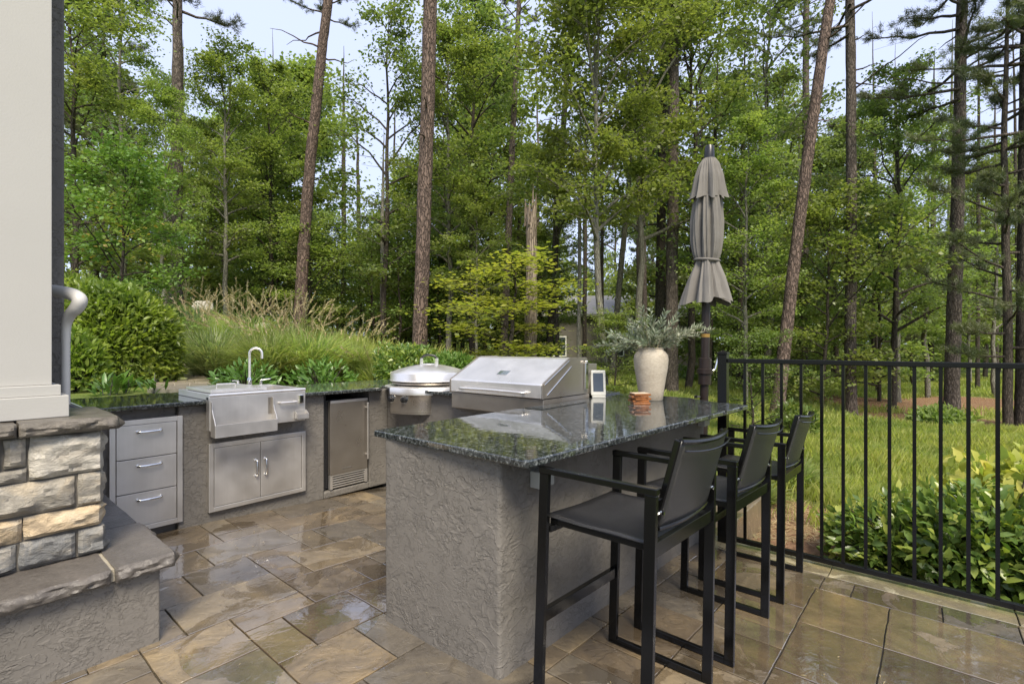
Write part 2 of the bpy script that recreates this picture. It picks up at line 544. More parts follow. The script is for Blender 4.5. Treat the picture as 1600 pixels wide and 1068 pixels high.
# ------------------------------------------------------------------ ground
def sstep(a, b, x):
    t = np.clip((x - a) / (b - a), 0, 1)
    return t * t * (3 - 2 * t)


def terrain(X, Y):
    X = np.asarray(X, float); Y = np.asarray(Y, float)
    cx = X * UX - Y * UY; Z = np.maximum(X * UY + Y * UX, 0.5)
    t = np.clip(cx / Z, -1.3, 1.6)
    near = np.interp(t, [-1.0, -0.55, -0.2, 0.1, 0.35, 0.5], [0.80, 0.80, 0.62, 0.1, -0.35, -0.45])
    mid = np.interp(t, [-1.0, -0.68, -0.45, -0.2, 0.0, 0.33, 0.5, 0.7, 1.0], [2.9, 2.5, 1.7, 1.10, 0.55, -0.25, -0.55, -0.85, -0.85])
    far = np.interp(t, [-1.0, -0.68, -0.4, -0.2, 0.1, 0.33, 0.6, 1.0], [4.2, 3.9, 2.2, 1.3, 0.0, -1.2, -1.2, -0.7])
    z = np.where(Z < 14, near + (mid - near) * sstep(8.0, 15, Z), mid + (far - mid) * sstep(14, 45, Z))
    z = z + 0.10 * np.sin(X * 0.8 + 1.0) * np.sin(Y * 0.7) * sstep(7, 12, Z) + sstep(60, 260, Z) * 3.0
    inside = (X < 4.0) & (Y < 5.06)
    return np.where(inside, -0.55, z)


def straw(X, Y):
    """how much bare pine straw lies at a place (0..1)"""
    X = np.asarray(X, float); Y = np.asarray(Y, float)
    n = np.sin(X * 1.3 + 2) * np.sin(Y * 1.1 + 0.5) + 0.5 * np.sin(X * 3.1 + Y * 2.3)
    s = np.zeros_like(X)
    for px, Z, r in ((1395, 15.0, 2.2), (1440, 17.5, 2.4), (1345, 19, 2.0), (1560, 13, 1.6), (1150, 4.6, 0.8), (1230, 4.5, 0.7), (1310, 4.1, 0.62), (1380, 3.8, 0.6), (1240, 5.4, 0.5), (1500, 19, 2.6), (500, 16, 3.0), (600, 17, 3.5), (700, 20, 4)):
        a = at(px, Z)
        d = np.hypot(X - a[0], Y - a[1]) / r
        s = np.maximum(s, np.clip(1.25 - d + 0.18 * n, 0, 1))
    return np.clip(s * 1.6, 0, 1)


def axis_lines(lo, hi, marks):
    out = set(marks)
    x = 4.5
    st = 0.22
    a = x
    while a < hi: out.add(round(a, 3)); st *= 1.035; a += st
    out.add(hi)
    a = x; st = 0.22
    while a > lo: out.add(round(a, 3)); st *= 1.05; a -= st
    out.add(lo)
    return np.array(sorted(out))


xs = axis_lines(-160, 420, (3.985, 4.0, 4.01)); ys = axis_lines(-260, 420, (5.05, 5.06, 5.07))
GX, GY = np.meshgrid(xs, ys, indexing='ij')
GZ = terrain(GX, GY)
V = np.stack([GX, GY, GZ], -1).reshape(-1, 3)
ny = len(ys)
ii, jj = np.meshgrid(np.arange(len(xs) - 1), np.arange(ny - 1), indexing='ij')
a = (ii * ny + jj).ravel()
Fc = np.stack([a, a + ny, a + ny + 1, a + 1], -1)
G = NG("ground_cover")
_at = G.n("ShaderNodeAttribute"); _at.attribute_name = "straw"
_v = G.coord('World')
_g = G.ramp(G.noise(_v, 1.1, 6, 0.6), [(0.3, (0.12, 0.165, 0.035)), (0.5, (0.17, 0.22, 0.045)), (0.7, (0.22, 0.26, 0.07))])
_g = G.mix(1.0, _g, G.ramp(G.noise(_v, 30, 5, 0.7), [(0.3, 0.6), (0.7, 1.25)]), 'MULTIPLY')
_s = G.ramp(G.noise(_v, 28, 6, 0.75), [(0.3, (0.10, 0.055, 0.03)), (0.5, (0.20, 0.115, 0.065)), (0.7, (0.30, 0.19, 0.12))])
_k = G.ramp(G.math('ADD', _at.outputs['Fac'], G.math('MULTIPLY', G.math('SUBTRACT', G.noise(_v, 4, 5, 0.7), 0.5), 0.9)), [(0.4, 0.0), (0.6, 1.0)])
G.set(base=G.mix(_k, _g, _s), rough=0.9, spec=0.2)
G.bump(G.noise(_v, 22, 6, 0.75), 0.03)
me = np_mesh("ground", V, Fc, G.m, True)
at_ = me.attributes.new("straw", 'FLOAT', 'POINT')
at_.data.foreach_set("value", straw(GX, GY).ravel().astype(np.float32))
tag(link("ground", me), kind="structure")


def gz(x, y): return float(terrain(np.array([x]), np.array([y]))[0])


# ------------------------------------------------------------------ patio
SLOPE = 0.052
def fz(x): return -SLOPE * max(0.0, x - 1.4)


mb = MB()
for x0, x1 in ((-3.0, 1.4), (1.4, 3.93)):
    vs = []
    for z in (None, -0.5):
        for (x, y) in ((x0, -3.5), (x1, -3.5), (x1, 5.06), (x0, 5.06)):
            vs.append((x, y, (fz(x) - 0.012) if z is None else z))
    mb.add(vs, [(0, 1, 2, 3), (7, 6, 5, 4), (0, 4, 5, 1), (2, 6, 7, 3), (1, 5, 6, 2), (3, 7, 4, 0)])
patio = mb.build("patio", MORTAR); tag(patio, kind="structure")

rng = random.Random(11)
GX0, GS, GY0, GT = 0.60, 0.178, 3.88, 0.177
NI0, NI1, NJ0, NJ1 = -11, 16, -2, 40
cells = {}
rects = []
explicit = [(1.30, 1.48, 3.89, 4.24), (1.48, 1.835, 3.89, 4.24), (1.835, 2.37, 3.89, 4.24), (0.6, 1.30, 3.75, 4.24), (1.12, 1.66, 3.37, 3.70),
            (1.30, 1.66, 3.70, 3.89), (0.78, 1.12, 3.37, 3.72), (0.955, 1.305, 3.02, 3.37), (1.31, 1.48, 2.815, 3.17), (1.31, 1.665, 3.17, 3.36),
            (0.78, 1.31, 2.66, 3.02), (0.6, 0.955, 3.02, 3.37), (1.66, 1.84, 3.17, 3.53), (1.66, 2.37, 3.53, 3.88), (1.84, 2.20, 3.17, 3.53), (2.20, 2.55, 3.17, 3.53),
            (2.37, 2.55, 3.53, 4.24), (1.48, 2.02, 2.82, 3.17), (2.02, 2.38, 2.82, 3.17), (1.31, 1.67, 2.47, 2.82), (1.67, 1.85, 2.47, 2.82), (1.14, 1.49, 2.11, 2.47),
            (0.955, 1.31, 2.47, 2.65), (0.96, 1.14, 2.11, 2.47), (0.60, 0.955, 2.29, 2.65), (0.60, 0.955, 1.94, 2.29), (0.96, 1.31, 1.76, 2.11), (1.31, 1.49, 1.76, 2.11),
            (1.14, 1.67, 1.22, 1.76), (0.96, 1.14, 1.4, 1.76), (0.24, 0.60, 2.47, 2.65), (0.24, 0.60, 2.11, 2.47), (0.6, 0.96, 1.58, 1.94),
            (1.67, 1.85, 0.87, 1.22), (1.49, 1.91, 0.34, 1.0), (2.02, 2.55, 0.87, 1.22), (2.2, 2.55, 0.52, 0.87), (2.55, 2.73, 0.52, 0.87), (2.73, 3.09, 0.87, 1.22),
            (2.38, 2.91, 0.16, 0.52), (2.91, 3.448, 0.16, 0.52), (2.91, 3.448, -0.37, 0.16), (2.2, 2.91, -0.37, 0.16), (2.73, 3.09, 0.52, 0.87), (3.09, 3.448, 0.52, 1.05)]
def put(i0, i1, j0, j1):
    for i in range(i0, i1):
        for j in range(j0, j1):
            if (i, j) in cells or i < NI0 or i >= NI1 or j < NJ0 or j >= NJ1: return False
    for i in range(i0, i1):
        for j in range(j0, j1): cells[(i, j)] = 1
    rects.append((i0, i1, j0, j1)); return True
for (x0, x1, y0, y1) in explicit:
    i0, i1 = round((x0 - GX0) / GS), round((x1 - GX0) / GS)
    j0, j1 = round((GY0 - y1) / GT), round((GY0 - y0) / GT)
    put(i0, max(i1, i0 + 1), j0, max(j1, j0 + 1))
sizes = [(3, 2), (2, 3), (2, 2), (3, 3), (2, 1), (1, 2), (4, 3), (2, 4)]
for j in range(NJ0, NJ1):
    for i in range(NI0, NI1):
        if (i, j) in cells: continue
        ss = sizes[:]; rng.shuffle(ss)
        for (a_, b_) in ss + [(1, 1)]:
            if put(i, i + a_, j, j + b_): break
def paver(x0, x1, y0, y1, mat, lift=0.0, name="paver"):
    gp = 0.0032
    x0 += gp; x1 -= gp; y0 += gp; y1 -= gp
    nx = max(2, int((x1 - x0) / 0.06)); nyy = max(2, int((y1 - y0) / 0.06))
    pts = []
    def jit(x, y): return 0.0035 * mn.noise(Vector((x * 9, y * 9, 3)))
    for k in range(nx): x = x0 + (x1 - x0) * k / nx; pts.append((x, y0 + jit(x, y0)))
    for k in range(nyy): y = y0 + (y1 - y0) * k / nyy; pts.append((x1 + jit(x1, y), y))
    for k in range(nx): x = x1 - (x1 - x0) * k / nx; pts.append((x, y1 + jit(x, y1)))
    for k in range(nyy): y = y1 - (y1 - y0) * k / nyy; pts.append((x0 + jit(x0, y), y))
    dz = rng.uniform(-0.0015, 0.0015) + lift
    cx, cy = (x0 + x1) / 2, (y0 + y1) / 2
    ins = [(cx + (p[0] - cx) * (1 - 0.0044 / (x1 - x0)), cy + (p[1] - cy) * (1 - 0.0044 / (y1 - y0))) for p in pts]
    n = len(pts)
    vs = [(p[0], p[1], fz(p[0]) - 0.02) for p in pts] + [(p[0], p[1], fz(p[0]) + dz - 0.0018) for p in pts] + [(p[0], p[1], fz(p[0]) + dz) for p in ins]
    fs = [tuple(range(2 * n, 3 * n))]
    for k in range(n):
        k2 = (k + 1) % n
        fs.append((k, k2, n + k2, n + k)); fs.append((n + k, n + k2, 2 * n + k2, 2 * n + k))
    m = MB(); m.add(vs, fs)
    return m.build(name, mat, patio)
def hidden(x0, x1, y0, y1):
    if x0 > 1.5 and x1 < 3.6 and y0 > 1.35 and y1 < 2.0: return True
    if x1 < 0.66 and y0 > 2.7: return True
    if x0 > 2.95 and y0 > 2.0: return True
    cx, cy = (x0 + x1) / 2, (y0 + y1) / 2
    c, Z = camc(cx, cy)
    if Z < 1.2 or abs(c / Z) > 1.35: return True
    return False
for (i0, i1, j0, j1) in rects:
    x0, x1 = GX0 + i0 * GS, GX0 + i1 * GS
    y1, y0 = GY0 - j0 * GT, GY0 - j1 * GT
    if hidden(x0, x1, y0, y1): continue
    paver(x0, x1, y0, y1, PAVER)
# plain paving behind the picture's edge, still flagstone coloured
yb = 4.3
ybs = [1.40, 1.05, 0.50, 0.345, -0.06, -0.36, -0.75, -1.1]
for y1, y0 in zip(ybs[:-1], ybs[1:]): paver(3.448, 3.70, y0, y1, PAVER)
for y1, y0 in ((1.30, 0.49), (0.49, -0.37), (-0.37, -1.2)): paver(3.70, 3.95, y0, y1, COPING, name="coping_stone")
mb = MB()
for (x0, x1, y0, y1) in ((3.98, 5.4, 1.25, 5.0),):
    mb.box(x0, x1, y0, y1, -0.6, -0.14)
tag(mb.build("side_landing", PAVER, bevel=0.01), kind="structure")

# ------------------------------------------------------------------ stone blocks
def rock(x0, x1, y0, y1, z0, z1, amp=0.012, res=0.022, seed=0, faces="fr", wob=0.004, top_amp=0.0):
    """quarried block: broken front (-Y) and right (+X) faces, the others dressed"""
    nx = max(2, round((x1 - x0) / res)); nyy = max(2, round((y1 - y0) / max(res, 0.04))); nz = max(2, round((z1 - z0) / res))
    idx = {}; vs = []; fs = []
    def vid(i, j, k):
        key = (i, j, k)
        if key not in idx:
            x = x0 + (x1 - x0) * i / nx; y = y0 + (y1 - y0) * j / nyy; z = z0 + (z1 - z0) * k / nz
            p = Vector((x * 8, y * 8, z * 19 + seed * 7.3))
            r = mn.ridged_multi_fractal(p, 1.0, 2.0, 4, 1.0, 2.0) if False else mn.fractal(p * 0.9, 1.0, 2.1, 4)
            r2 = abs(mn.noise(p * 0.55 + Vector((seed, 0, 0)))) * 1.6 - abs(mn.noise(p * 1.9)) * 0.7
            d = amp * (0.45 + 0.7 * r + r2 + 0.8 * mn.noise(p * 3.3))
            e = min(i, nx - i) / nx if nx else 0
            ex = min(1.0, min(x - x0, x1 - x) / 0.022); ez = min(1.0, min(z - z0, z1 - z) / 0.018)
            ey = min(1.0, (y - y0) / 0.03)
            if j == 0 and 'f' in faces: y -= d * (0.25 + 0.75 * min(ex, ez)) - 0.012 * (1 - min(ex, ez)) ** 2
            if i == nx and 'r' in faces: x += d * (0.25 + 0.75 * min(ey, ez)) - 0.010 * (1 - min(ey, ez)) ** 2
            q = Vector((x * 5, y * 5, z * 5 + seed))
            if k == 0 or k == nz: z += wob * mn.noise(q * 2.2)
            if i == 0: x += wob * mn.noise(q * 2.6)
            if k == nz and top_amp: z += top_amp * mn.noise(q * 3)
            idx[key] = len(vs); vs.append((x, y, z))
        return idx[key]
    for i in range(nx):
        for k in range(nz):
            fs.append((vid(i, 0, k), vid(i + 1, 0, k), vid(i + 1, 0, k + 1), vid(i, 0, k + 1)))
            fs.append((vid(i, nyy, k + 1), vid(i + 1, nyy, k + 1), vid(i + 1, nyy, k), vid(i, nyy, k)))
    for j in range(nyy):
        for k in range(nz):
            fs.append((vid(nx, j, k), vid(nx, j + 1, k), vid(nx, j + 1, k + 1), vid(nx, j, k + 1)))
            fs.append((vid(0, j, k + 1), vid(0, j + 1, k + 1), vid(0, j + 1, k), vid(0, j, k)))
    for i in range(nx):
        for j in range(nyy):
            fs.append((vid(i, j, nz), vid(i + 1, j, nz), vid(i + 1, j + 1, nz), vid(i, j + 1, nz)))
            fs.append((vid(i, j + 1, 0), vid(i + 1, j + 1, 0), vid(i + 1, j, 0), vid(i, j, 0)))
    m = MB(); m.add(vs, fs, True)
    return m


def rockpart(name, mat, parent, *a, **k):
    me = rock(*a, **k).mesh(name, mat, 30)
    return link(name, me, parent)


plinth = empty("stone_plinth", (0.1, 2.9, 0), label="low grey stucco plinth with brown stone capping at lower left", cat="plinth")
PO = Vector((0.1, 2.9, 0))
def shift(o, off): o.location = (-off[0], -off[1], -off[2]); return o
m = MB(); m.box(-1.4, 0.682, 2.69, 4.19, -0.05, 0.335)
shift(m.build("stucco_base", STUCCO, plinth, 0.008, seg=3), PO)
shift(rockpart("capping_slab", CAPTOP, plinth, -1.45, 0.497, 2.64, 3.3, 0.337, 0.398, amp=0.019, res=0.009, seed=1, faces="f"), PO)
shift(rockpart("capping_slab", CAPTOP, plinth, 0.512, 0.735, 2.645, 3.245, 0.337, 0.400, amp=0.019, res=0.009, seed=2), PO)
shift(rockpart("capping_slab", CAPTOP, plinth, 0.505, 0.730, 3.258, 4.17, 0.337, 0.399, amp=0.006, res=0.02, seed=3), PO)
m = MB(); m.box(0.40, 0.700, 2.67, 3.30, 0.340, 0.392)
shift(m.build("mortar_joint", JOINT, plinth), PO)

pier = empty("stone_pier", (0.1, 3.1, 0.4), label="stacked ledgestone pier with cream, tan and blue-grey blocks under the white column", cat="pier")
PO = Vector((0.1, 3.1, 0.4))
m = MB(); m.box(-0.8, 0.500, 2.925, 3.32, 0.402, 0.965)
shift(m.build("mortar_core", simple("dark_mortar", (0.10, 0.09, 0.075), 0.9, 0, 0.3, 20, 0.003), pier), PO)
blocks = [(0.273, 0.520, 0.778, 0.958, CREAMST, 'frc'), (0.198, 0.262, 0.838, 0.955, GREYST, ''), (-0.05, 0.186, 0.842, 0.955, CREAMST, ''),
          (-0.12, 0.264, 0.776, 0.832, GREYST, ''), (-0.25, 0.418, 0.634, 0.768, GREYST, 'l'), (0.428, 0.520, 0.628, 0.772, GREYST, 'frc'),
          (-0.30, 0.250, 0.528, 0.622, TANST, ''), (0.258, 0.516, 0.530, 0.624, TANST, 'frc'), (-0.35, 0.232, 0.408, 0.518, BLUEST, ''),
          (0.242, 0.420, 0.410, 0.520, BLUEST, ''), (0.430, 0.530, 0.406, 0.522, BLUEST, 'frc'),
          (-0.8, -0.06, 0.842, 0.955, TANST, ''), (-0.8, -0.13, 0.776, 0.832, CREAMST, ''), (-0.8, -0.26, 0.634, 0.768, CREAMST, ''), (-0.8, -0.31, 0.528, 0.622, GREYST, ''), (-0.8, -0.36, 0.408, 0.518, GREYST, '')]
for n_, (x0, x1, z0, z1, mt, fl) in enumerate(blocks):
    r_ = 'r' in fl
    shift(rockpart("stone", mt, pier, x0, x1, 2.908, 3.30 if r_ else 2.99, z0, z1, amp=0.016, res=0.015 if x1 > 0 else 0.05, seed=n_ * 1.7, faces="fr" if r_ else "f", wob=0.006), PO)
shift(rockpart("cap_stone", CAPST, pier, -0.9, 0.232, 2.875, 3.40, 0.968, 1.022, amp=0.021, res=0.009, seed=31, faces="f", wob=0.004, top_amp=0.0015), PO)
shift(rockpart("cap_stone", CAPST, pier, 0.240, 0.572, 2.870, 3.42, 0.966, 1.025, amp=0.021, res=0.009, seed=37, wob=0.004, top_amp=0.0015), PO)

colm = empty("white_column", (0.0, 3.25, 1.026), label="square white painted column with stepped base standing on the stone pier", cat="column")
PO = Vector((0.0, 3.25, 1.026))
m = MB(); m.box(-0.6, 0.413, 3.01, 3.50, 1.027, 1.124); shift(m.build("base_moulding", PAINT, colm, 0.003), PO)
m = MB(); m.box(-0.6, 0.388, 3.03, 3.48, 1.1245, 1.172); shift(m.build("base_moulding", PAINT, colm, 0.003), PO)
m = MB(); m.box(-0.6, 0.360, 3.055, 3.46, 1.1725, 5.2); shift(m.build("shaft", PAINT, colm, 0.003), PO)
m = MB(); m.box(-1.2, 0.468, 3.55, 4.3, 0.42, 5.2)
tag(m.build("house_wall", STUCCO, bevel=0.01), "grey stucco house wall edge just behind the white column", "wall")

hr = empty("handrail", at(103, 2.42, 1.03), label="pale grey curved handrail end returning into a slim post beside the white column", cat="handrail")
HO = Vector(hr.location)
def hp(px, py, Z): p = at(px, Z); return Vector((p[0], p[1], zat(py, Z))) - HO
sp_ = smooth_path([hp(50, 450, 2.66), hp(88, 455, 2.5), hp(110, 459, 2.43), hp(124, 467, 2.40), hp(121, 479, 2.40), hp(110, 491, 2.41), hp(104, 508, 2.42), hp(103, 535, 2.42)], 7)
m = MB(); m.tube(sp_, [float(np.interp(k / (len(sp_) - 1), [0, 0.42, 0.6, 0.85, 1], [0.031, 0.031, 0.029, 0.019, 0.0168])) for k in range(len(sp_))], 16)
m.build("curved_rail", RAILPVC, hr)
m = MB(); m.tube([hp(103, 528, 2.42), hp(103, 632, 2.42)], 0.0165, 14); m.build("post", RAILPVC, hr)

# ------------------------------------------------------------------ outdoor kitchen: left and back counters
CT = 0.94
def slab(name, poly, z0, z1, parent, bev=0.006):
    m = MB(); m.prism(poly, z0, z1); return m.build(name, GRANITE, parent, bev, seg=3)

ck = empty("kitchen_counter", (1.8, 4.5, 0), label="L-shaped grey stucco kitchen counter with dark granite top along the garden", cat="counter")
PO = Vector((1.8, 4.5, 0))
m = MB()
m.box(0.60, 0.80, 4.21, 5.02, -0.05, CT - 0.032); m.box(0.80, 1.18, 4.26, 5.02, -0.05, CT - 0.032)
m.box(1.18, 2.325, 4.21, 5.02, -0.05, CT - 0.032)
m.box(2.80, 3.02, 4.21, 5.02, -0.05, CT - 0.032)
m.box(2.325, 2.80, 4.80, 5.02, -0.05, CT - 0.032)
m.box(2.325, 2.80, 4.21, 4.80, -0.05, 0.012)
m.box(3.02, 3.95, 2.06, 5.02, -0.20, CT - 0.032)
shift(m.build("stucco_base", STUCCO, ck, 0.012, seg=3), PO)
# granite in flush lengths around the sink, the round cooktop and the grill
for nm, poly in (("countertop", [(0.66, 4.15), (1.36, 4.15), (1.36, 5.06), (0.66, 5.06)]),
                 ("countertop", [(2.065, 4.15), (2.86, 4.11), (2.98, 4.25), (3.0, 5.06), (2.065, 5.06)]),
                 ("countertop", [(3.003, 4.30), (4.02, 4.30), (4.02, 5.06), (3.003, 5.06)]),
                 ("countertop", [(2.95, 3.12), (4.02, 3.12), (4.02, 3.55), (2.95, 3.55)]),
                 ("countertop", [(3.63, 3.553), (4.02, 3.553), (4.02, 4.297), (3.63, 4.297)]),
                 ("countertop", [(1.364, 4.80), (2.061, 4.80), (2.061, 5.06), (1.364, 5.06)])):
    shift(slab(nm, poly, CT - 0.03, CT, ck), PO)

def bow(mb, c, axis, L, out, r=0.006, rise=0.028):
    """bow handle: c centre, axis direction of its length, out direction away from the door"""
    c = Vector(c); a = Vector(axis).normalized(); o = Vector(out).normalized()
    pts = [c - a * L / 2, c - a * L / 2 + o * rise * 0.75, c - a * L * 0.25 + o * rise, c + o * rise * 1.1, c + a * L * 0.25 + o * rise, c + a * L / 2 + o * rise * 0.75, c + a * L / 2]
    sp = smooth_path(pts, 5)
    n = len(sp)
    rr = [r * (1.0 + 0.45 * math.sin(math.pi * i / (n - 1))) for i in range(n)]
    mb.tube(sp, rr, 10)
    mb.tube([c - a * L / 2 - o * 0.001, c - a * L / 2 + o * 0.006], r * 1.7, 10)
    mb.tube([c + a * L / 2 - o * 0.001, c + a * L / 2 + o * 0.006], r * 1.7, 10)
    return mb

# drawers
YF = 4.19
dw = empty("drawer_cabinet", (0.99, YF, 0.45), label="stainless steel stack of three drawers beside the stone plinth", cat="drawers")
PO = Vector((0.99, YF, 0.45))
x0, x1, z0, z1 = 0.775, 1.20, 0.062, 0.838
m = MB()
fw = 0.034
m.box(x0, x0 + fw, YF - 0.008, YF + 0.06, z0, z1); m.box(x1 - fw, x1, YF - 0.008, YF + 0.06, z0, z1)
m.box(x0 + fw, x1 - fw, YF - 0.008, YF + 0.06, z1 - fw, z1); m.box(x0 + fw, x1 - fw, YF - 0.008, YF + 0.06, z0, z0 + fw)
shift(m.build("frame", STEEL, dw, 0.002), PO)
m = MB(); m.box(x0 + fw, x1 - fw, YF + 0.03, YF + 0.05, z0 + fw, z1 - fw); shift(m.build("recess", DARKGAP, dw), PO)
dz = (z1 - z0 - 2 * fw) / 3
for k in range(3):
    m = MB(); m.box(x0 + fw + 0.004, x1 - fw - 0.004, YF - 0.004, YF + 0.028, z0 + fw + k * dz + 0.003, z0 + fw + (k + 1) * dz - 0.003)
    d = shift(m.build("drawer", STEEL, dw, 0.002), PO)
    m = MB(); bow(m, ((x0 + x1) / 2 + 0.01, YF - 0.004, z0 + fw + (k + 0.83) * dz - 0.012), (1, 0, 0), 0.135, (0, -1, 0), 0.0065)
    h = m.build("handle", CHROME, d)

# doors under the sink
ad = empty("double_door_cabinet", (1.75, YF, 0.34), label="stainless steel double access doors below the sink station", cat="cabinet doors")
PO = Vector((1.75, YF, 0.34))
x0, x1, z0, z1 = 1.369, 2.13, 0.080, 0.602
m = MB()
for q in ((x0, x0 + fw, z0, z1), (x1 - fw, x1, z0, z1), (x0 + fw, x1 - fw, z1 - fw, z1), (x0 + fw, x1 - fw, z0, z0 + fw)):
    m.box(q[0], q[1], YF - 0.020, YF + 0.02, q[2], q[3])
shift(m.build("frame", STEEL, ad, 0.003), PO)
m = MB(); m.box(x0 + fw, x1 - fw, YF, YF + 0.018, z0 + fw, z1 - fw); shift(m.build("recess", DARKGAP, ad), PO)
xm = (x0 + x1) / 2
for s, (p, q) in enumerate(((x0 + fw + 0.004, xm - 0.002), (xm + 0.002, x1 - fw - 0.004))):
    m = MB(); m.box(p, q, YF - 0.016, YF - 0.001, z0 + fw + 0.004, z1 - fw - 0.004)
    d = shift(m.build("door", STEEL, ad, 0.002), PO)
    m = MB(); bow(m, ((q - 0.035) if s == 0 else (p + 0.035), YF - 0.016, 0.36), (0, 0, 1), 0.125, (0, -1, 0), 0.0065)
    m.build("handle", CHROME, d)

# refrigerator
fr = empty("refrigerator", (2.56, 4.3, 0.02), label="narrow stainless refrigerator with painted-in brown reflection and louvred vent set in the stucco counter", cat="refrigerator")
PO = Vector((2.56, 4.3, 0.02))
x0, x1 = 2.345, 2.775
m = MB(); m.box(x0 + 0.01, x1 - 0.005, 4.245, 4.78, 0.03, 0.845); shift(m.build("cabinet", BLACKPL, fr, 0.004), PO)
m = MB(); m.box(x0 + 0.035, x1 - 0.002, 4.20, 4.243, 0.155, 0.842); shift(m.build("door", STEELW, fr, 0.004), PO)  # the door's brown reflection is put into the steel's base colour
m = MB(); m.box(x0 + 0.035, x1 - 0.002, 4.197, 4.2005, 0.818, 0.842); shift(m.build("door_trim", STEEL, fr, 0.001), PO)
m = MB(); m.box(x1 - 0.028, x1 - 0.014, 4.160, 4.174, 0.25, 0.80); m.box(x1 - 0.028, x1 - 0.014, 4.17, 4.202, 0.29, 0.305); m.box(x1 - 0.028, x1 - 0.014, 4.17, 4.202, 0.745, 0.76)
shift(m.build("handle", STEEL, fr, 0.003), PO)
m = MB(); m.box(2.50, 2.60, 4.1975, 4.2005, 0.195, 0.208); shift(m.build("name_plate", CHROME, fr), PO)
m = MB(); m.box(x0 + 0.035, x1 - 0.002, 4.236, 4.243, 0.025, 0.150); shift(m.build("vent_back", DARKGAP, fr), PO)
m = MB()
for q in ((x0 + 0.035, x0 + 0.06, 0.022, 0.152), (x1 - 0.03, x1 - 0.002, 0.022, 0.152), (x0 + 0.06, x1 - 0.03, 0.140, 0.152)): m.box(q[0], q[1], 4.203, 4.235, q[2], q[3])
shift(m.build("vent_frame", STEEL, fr, 0.001), PO)
for k in range(5):
    m = MB(); m.box(x0 + 0.06, x1 - 0.03, 4.208, 4.232, 0.030 + k * 0.022, 0.041 + k * 0.022); shift(m.build("louvre", STEEL, fr, 0.002), PO)
m = MB(); m.box(2.327, 2.36, 4.25, 4.79, 0.015, 0.90); shift(m.build("side_gap", DARKGAP, fr), PO)

# sink station
sk = empty("sink_station", (1.71, 4.40, 0.95), label="stainless drop-in bar sink station with bottle rail and ice bin lid", cat="sink")
PO = Vector((1.71, 4.40, 0.95))
sx0, sx1, sy0, sy1, szt = 1.342, 2.080, 4.08, 4.785, 0.988
m = MB(); m.box(sx0, sx1, sy0, 4.148, 0.715, szt - 0.0225); shift(m.build("apron", STEEL, sk, 0.003), PO)
m = MB(); m.tube([(sx0, sy0 + 0.008, szt - 0.010), (sx1, sy0 + 0.008, szt - 0.010)], 0.0125, 12); shift(m.build("front_rim", STEELH, sk), PO)
m = MB()
for q in ((sx0, sx0 + 0.022, sy0 + 0.02, sy1), (sx1 - 0.022, sx1, sy0 + 0.02, sy1), (sx0 + 0.022, sx1 - 0.022, sy0 + 0.02, sy0 + 0.055), (sx0 + 0.022, sx1 - 0.022, 4.66, sy1)):
    m.box(q[0], q[1], q[2], q[3], CT + 0.001, szt)
shift(m.build("rim", STEEL, sk, 0.003), PO)
m = MB()  # open basin at the right
bx0, bx1 = 1.80, sx1 - 0.024
m.box(bx0, bx1, sy0 + 0.057, 4.655, 0.76, 0.77); m.box(bx0 - 0.012, bx0, sy0 + 0.057, 4.655, 0.76, szt - 0.006)
m.box(bx1 - 0.001, bx1 + 0.001, sy0 + 0.057, 4.655, 0.76, szt - 0.006); m.box(bx0, bx1, 4.648, 4.658, 0.76, szt - 0.006); m.box(bx0, bx1, sy0 + 0.0555, sy0 + 0.060, 0.76, szt - 0.006)
shift(m.build("basin", STEEL, sk), PO)
m = MB(); m.box(1.372, 1.785, sy0 + 0.062, 4.70, szt + 0.001, szt + 0.026); lid = shift(m.build("ice_bin_lid", STEELH, sk, 0.003), PO)
m = MB(); m.tube([(1.50, 4.40, szt + 0.026), (1.50, 4.40, szt + 0.05), (1.64, 4.40, szt + 0.05), (1.64, 4.40, szt + 0.026)], 0.0065, 8); m.build("handle", STEEL, lid)
m = MB(); yb_ = sy0 - 0.002  # bottle rail: tray with scrolled end brackets
m.box(1.352, 1.802, sy0 - 0.092, sy0 - 0.087, 0.675, 0.765); m.box(1.352, 1.802, sy0 - 0.092, yb_, 0.671, 0.676)
shift(m.build("bottle_rail", STEEL, sk, 0.001), PO)
for xb in (1.352, 1.800):
    m = MB()
    poly = [(yb_, 0.672), (sy0 - 0.091, 0.672), (sy0 - 0.091, 0.762), (sy0 - 0.072, 0.80), (sy0 - 0.045, 0.835), (sy0 - 0.028, 0.875), (sy0 - 0.025, 0.93), (yb_, 0.935)]
    m.prism(poly, xb - 0.0025, xb + 0.0025, 'x'); shift(m.build("bracket", STEEL, sk, 0.0), PO)
m = MB(); m.box(1.768, 1.797, sy0 - 0.003, sy0 - 0.0005, 0.80, 0.935); shift(m.build("bracket_plate", STEELW, sk), PO)
m = MB(); m.tube([(1.855, sy0, 0.882), (1.855, sy0 - 0.03, 0.882), (1.99, sy0 - 0.03, 0.882), (1.99, sy0, 0.882)], 0.007, 8); shift(m.build("towel_bar", STEELH, sk), PO)
m = MB(); m.box(2.018, 2.056, sy0 - 0.022, sy0 - 0.001, 0.865, 0.935); shift(m.build("bottle_opener", CHROME, sk, 0.004), PO)
m = MB()
m.box(1.985, 2.085, sy0 - 0.052, sy0 - 0.048, 0.738, 0.775); m.box(1.985, 2.085, sy0 - 0.052, sy0 - 0.001, 0.734, 0.739)
for xb in (1.985, 2.083): m.prism([(sy0 - 0.001, 0.735), (sy0 - 0.050, 0.735), (sy0 - 0.050, 0.775), (sy0 - 0.012, 0.80), (sy0 - 0.001, 0.805)], xb, xb + 0.003, 'x')
m.box(1.985, 2.085, sy0 - 0.004, sy0 - 0.001, 0.739, 0.805)
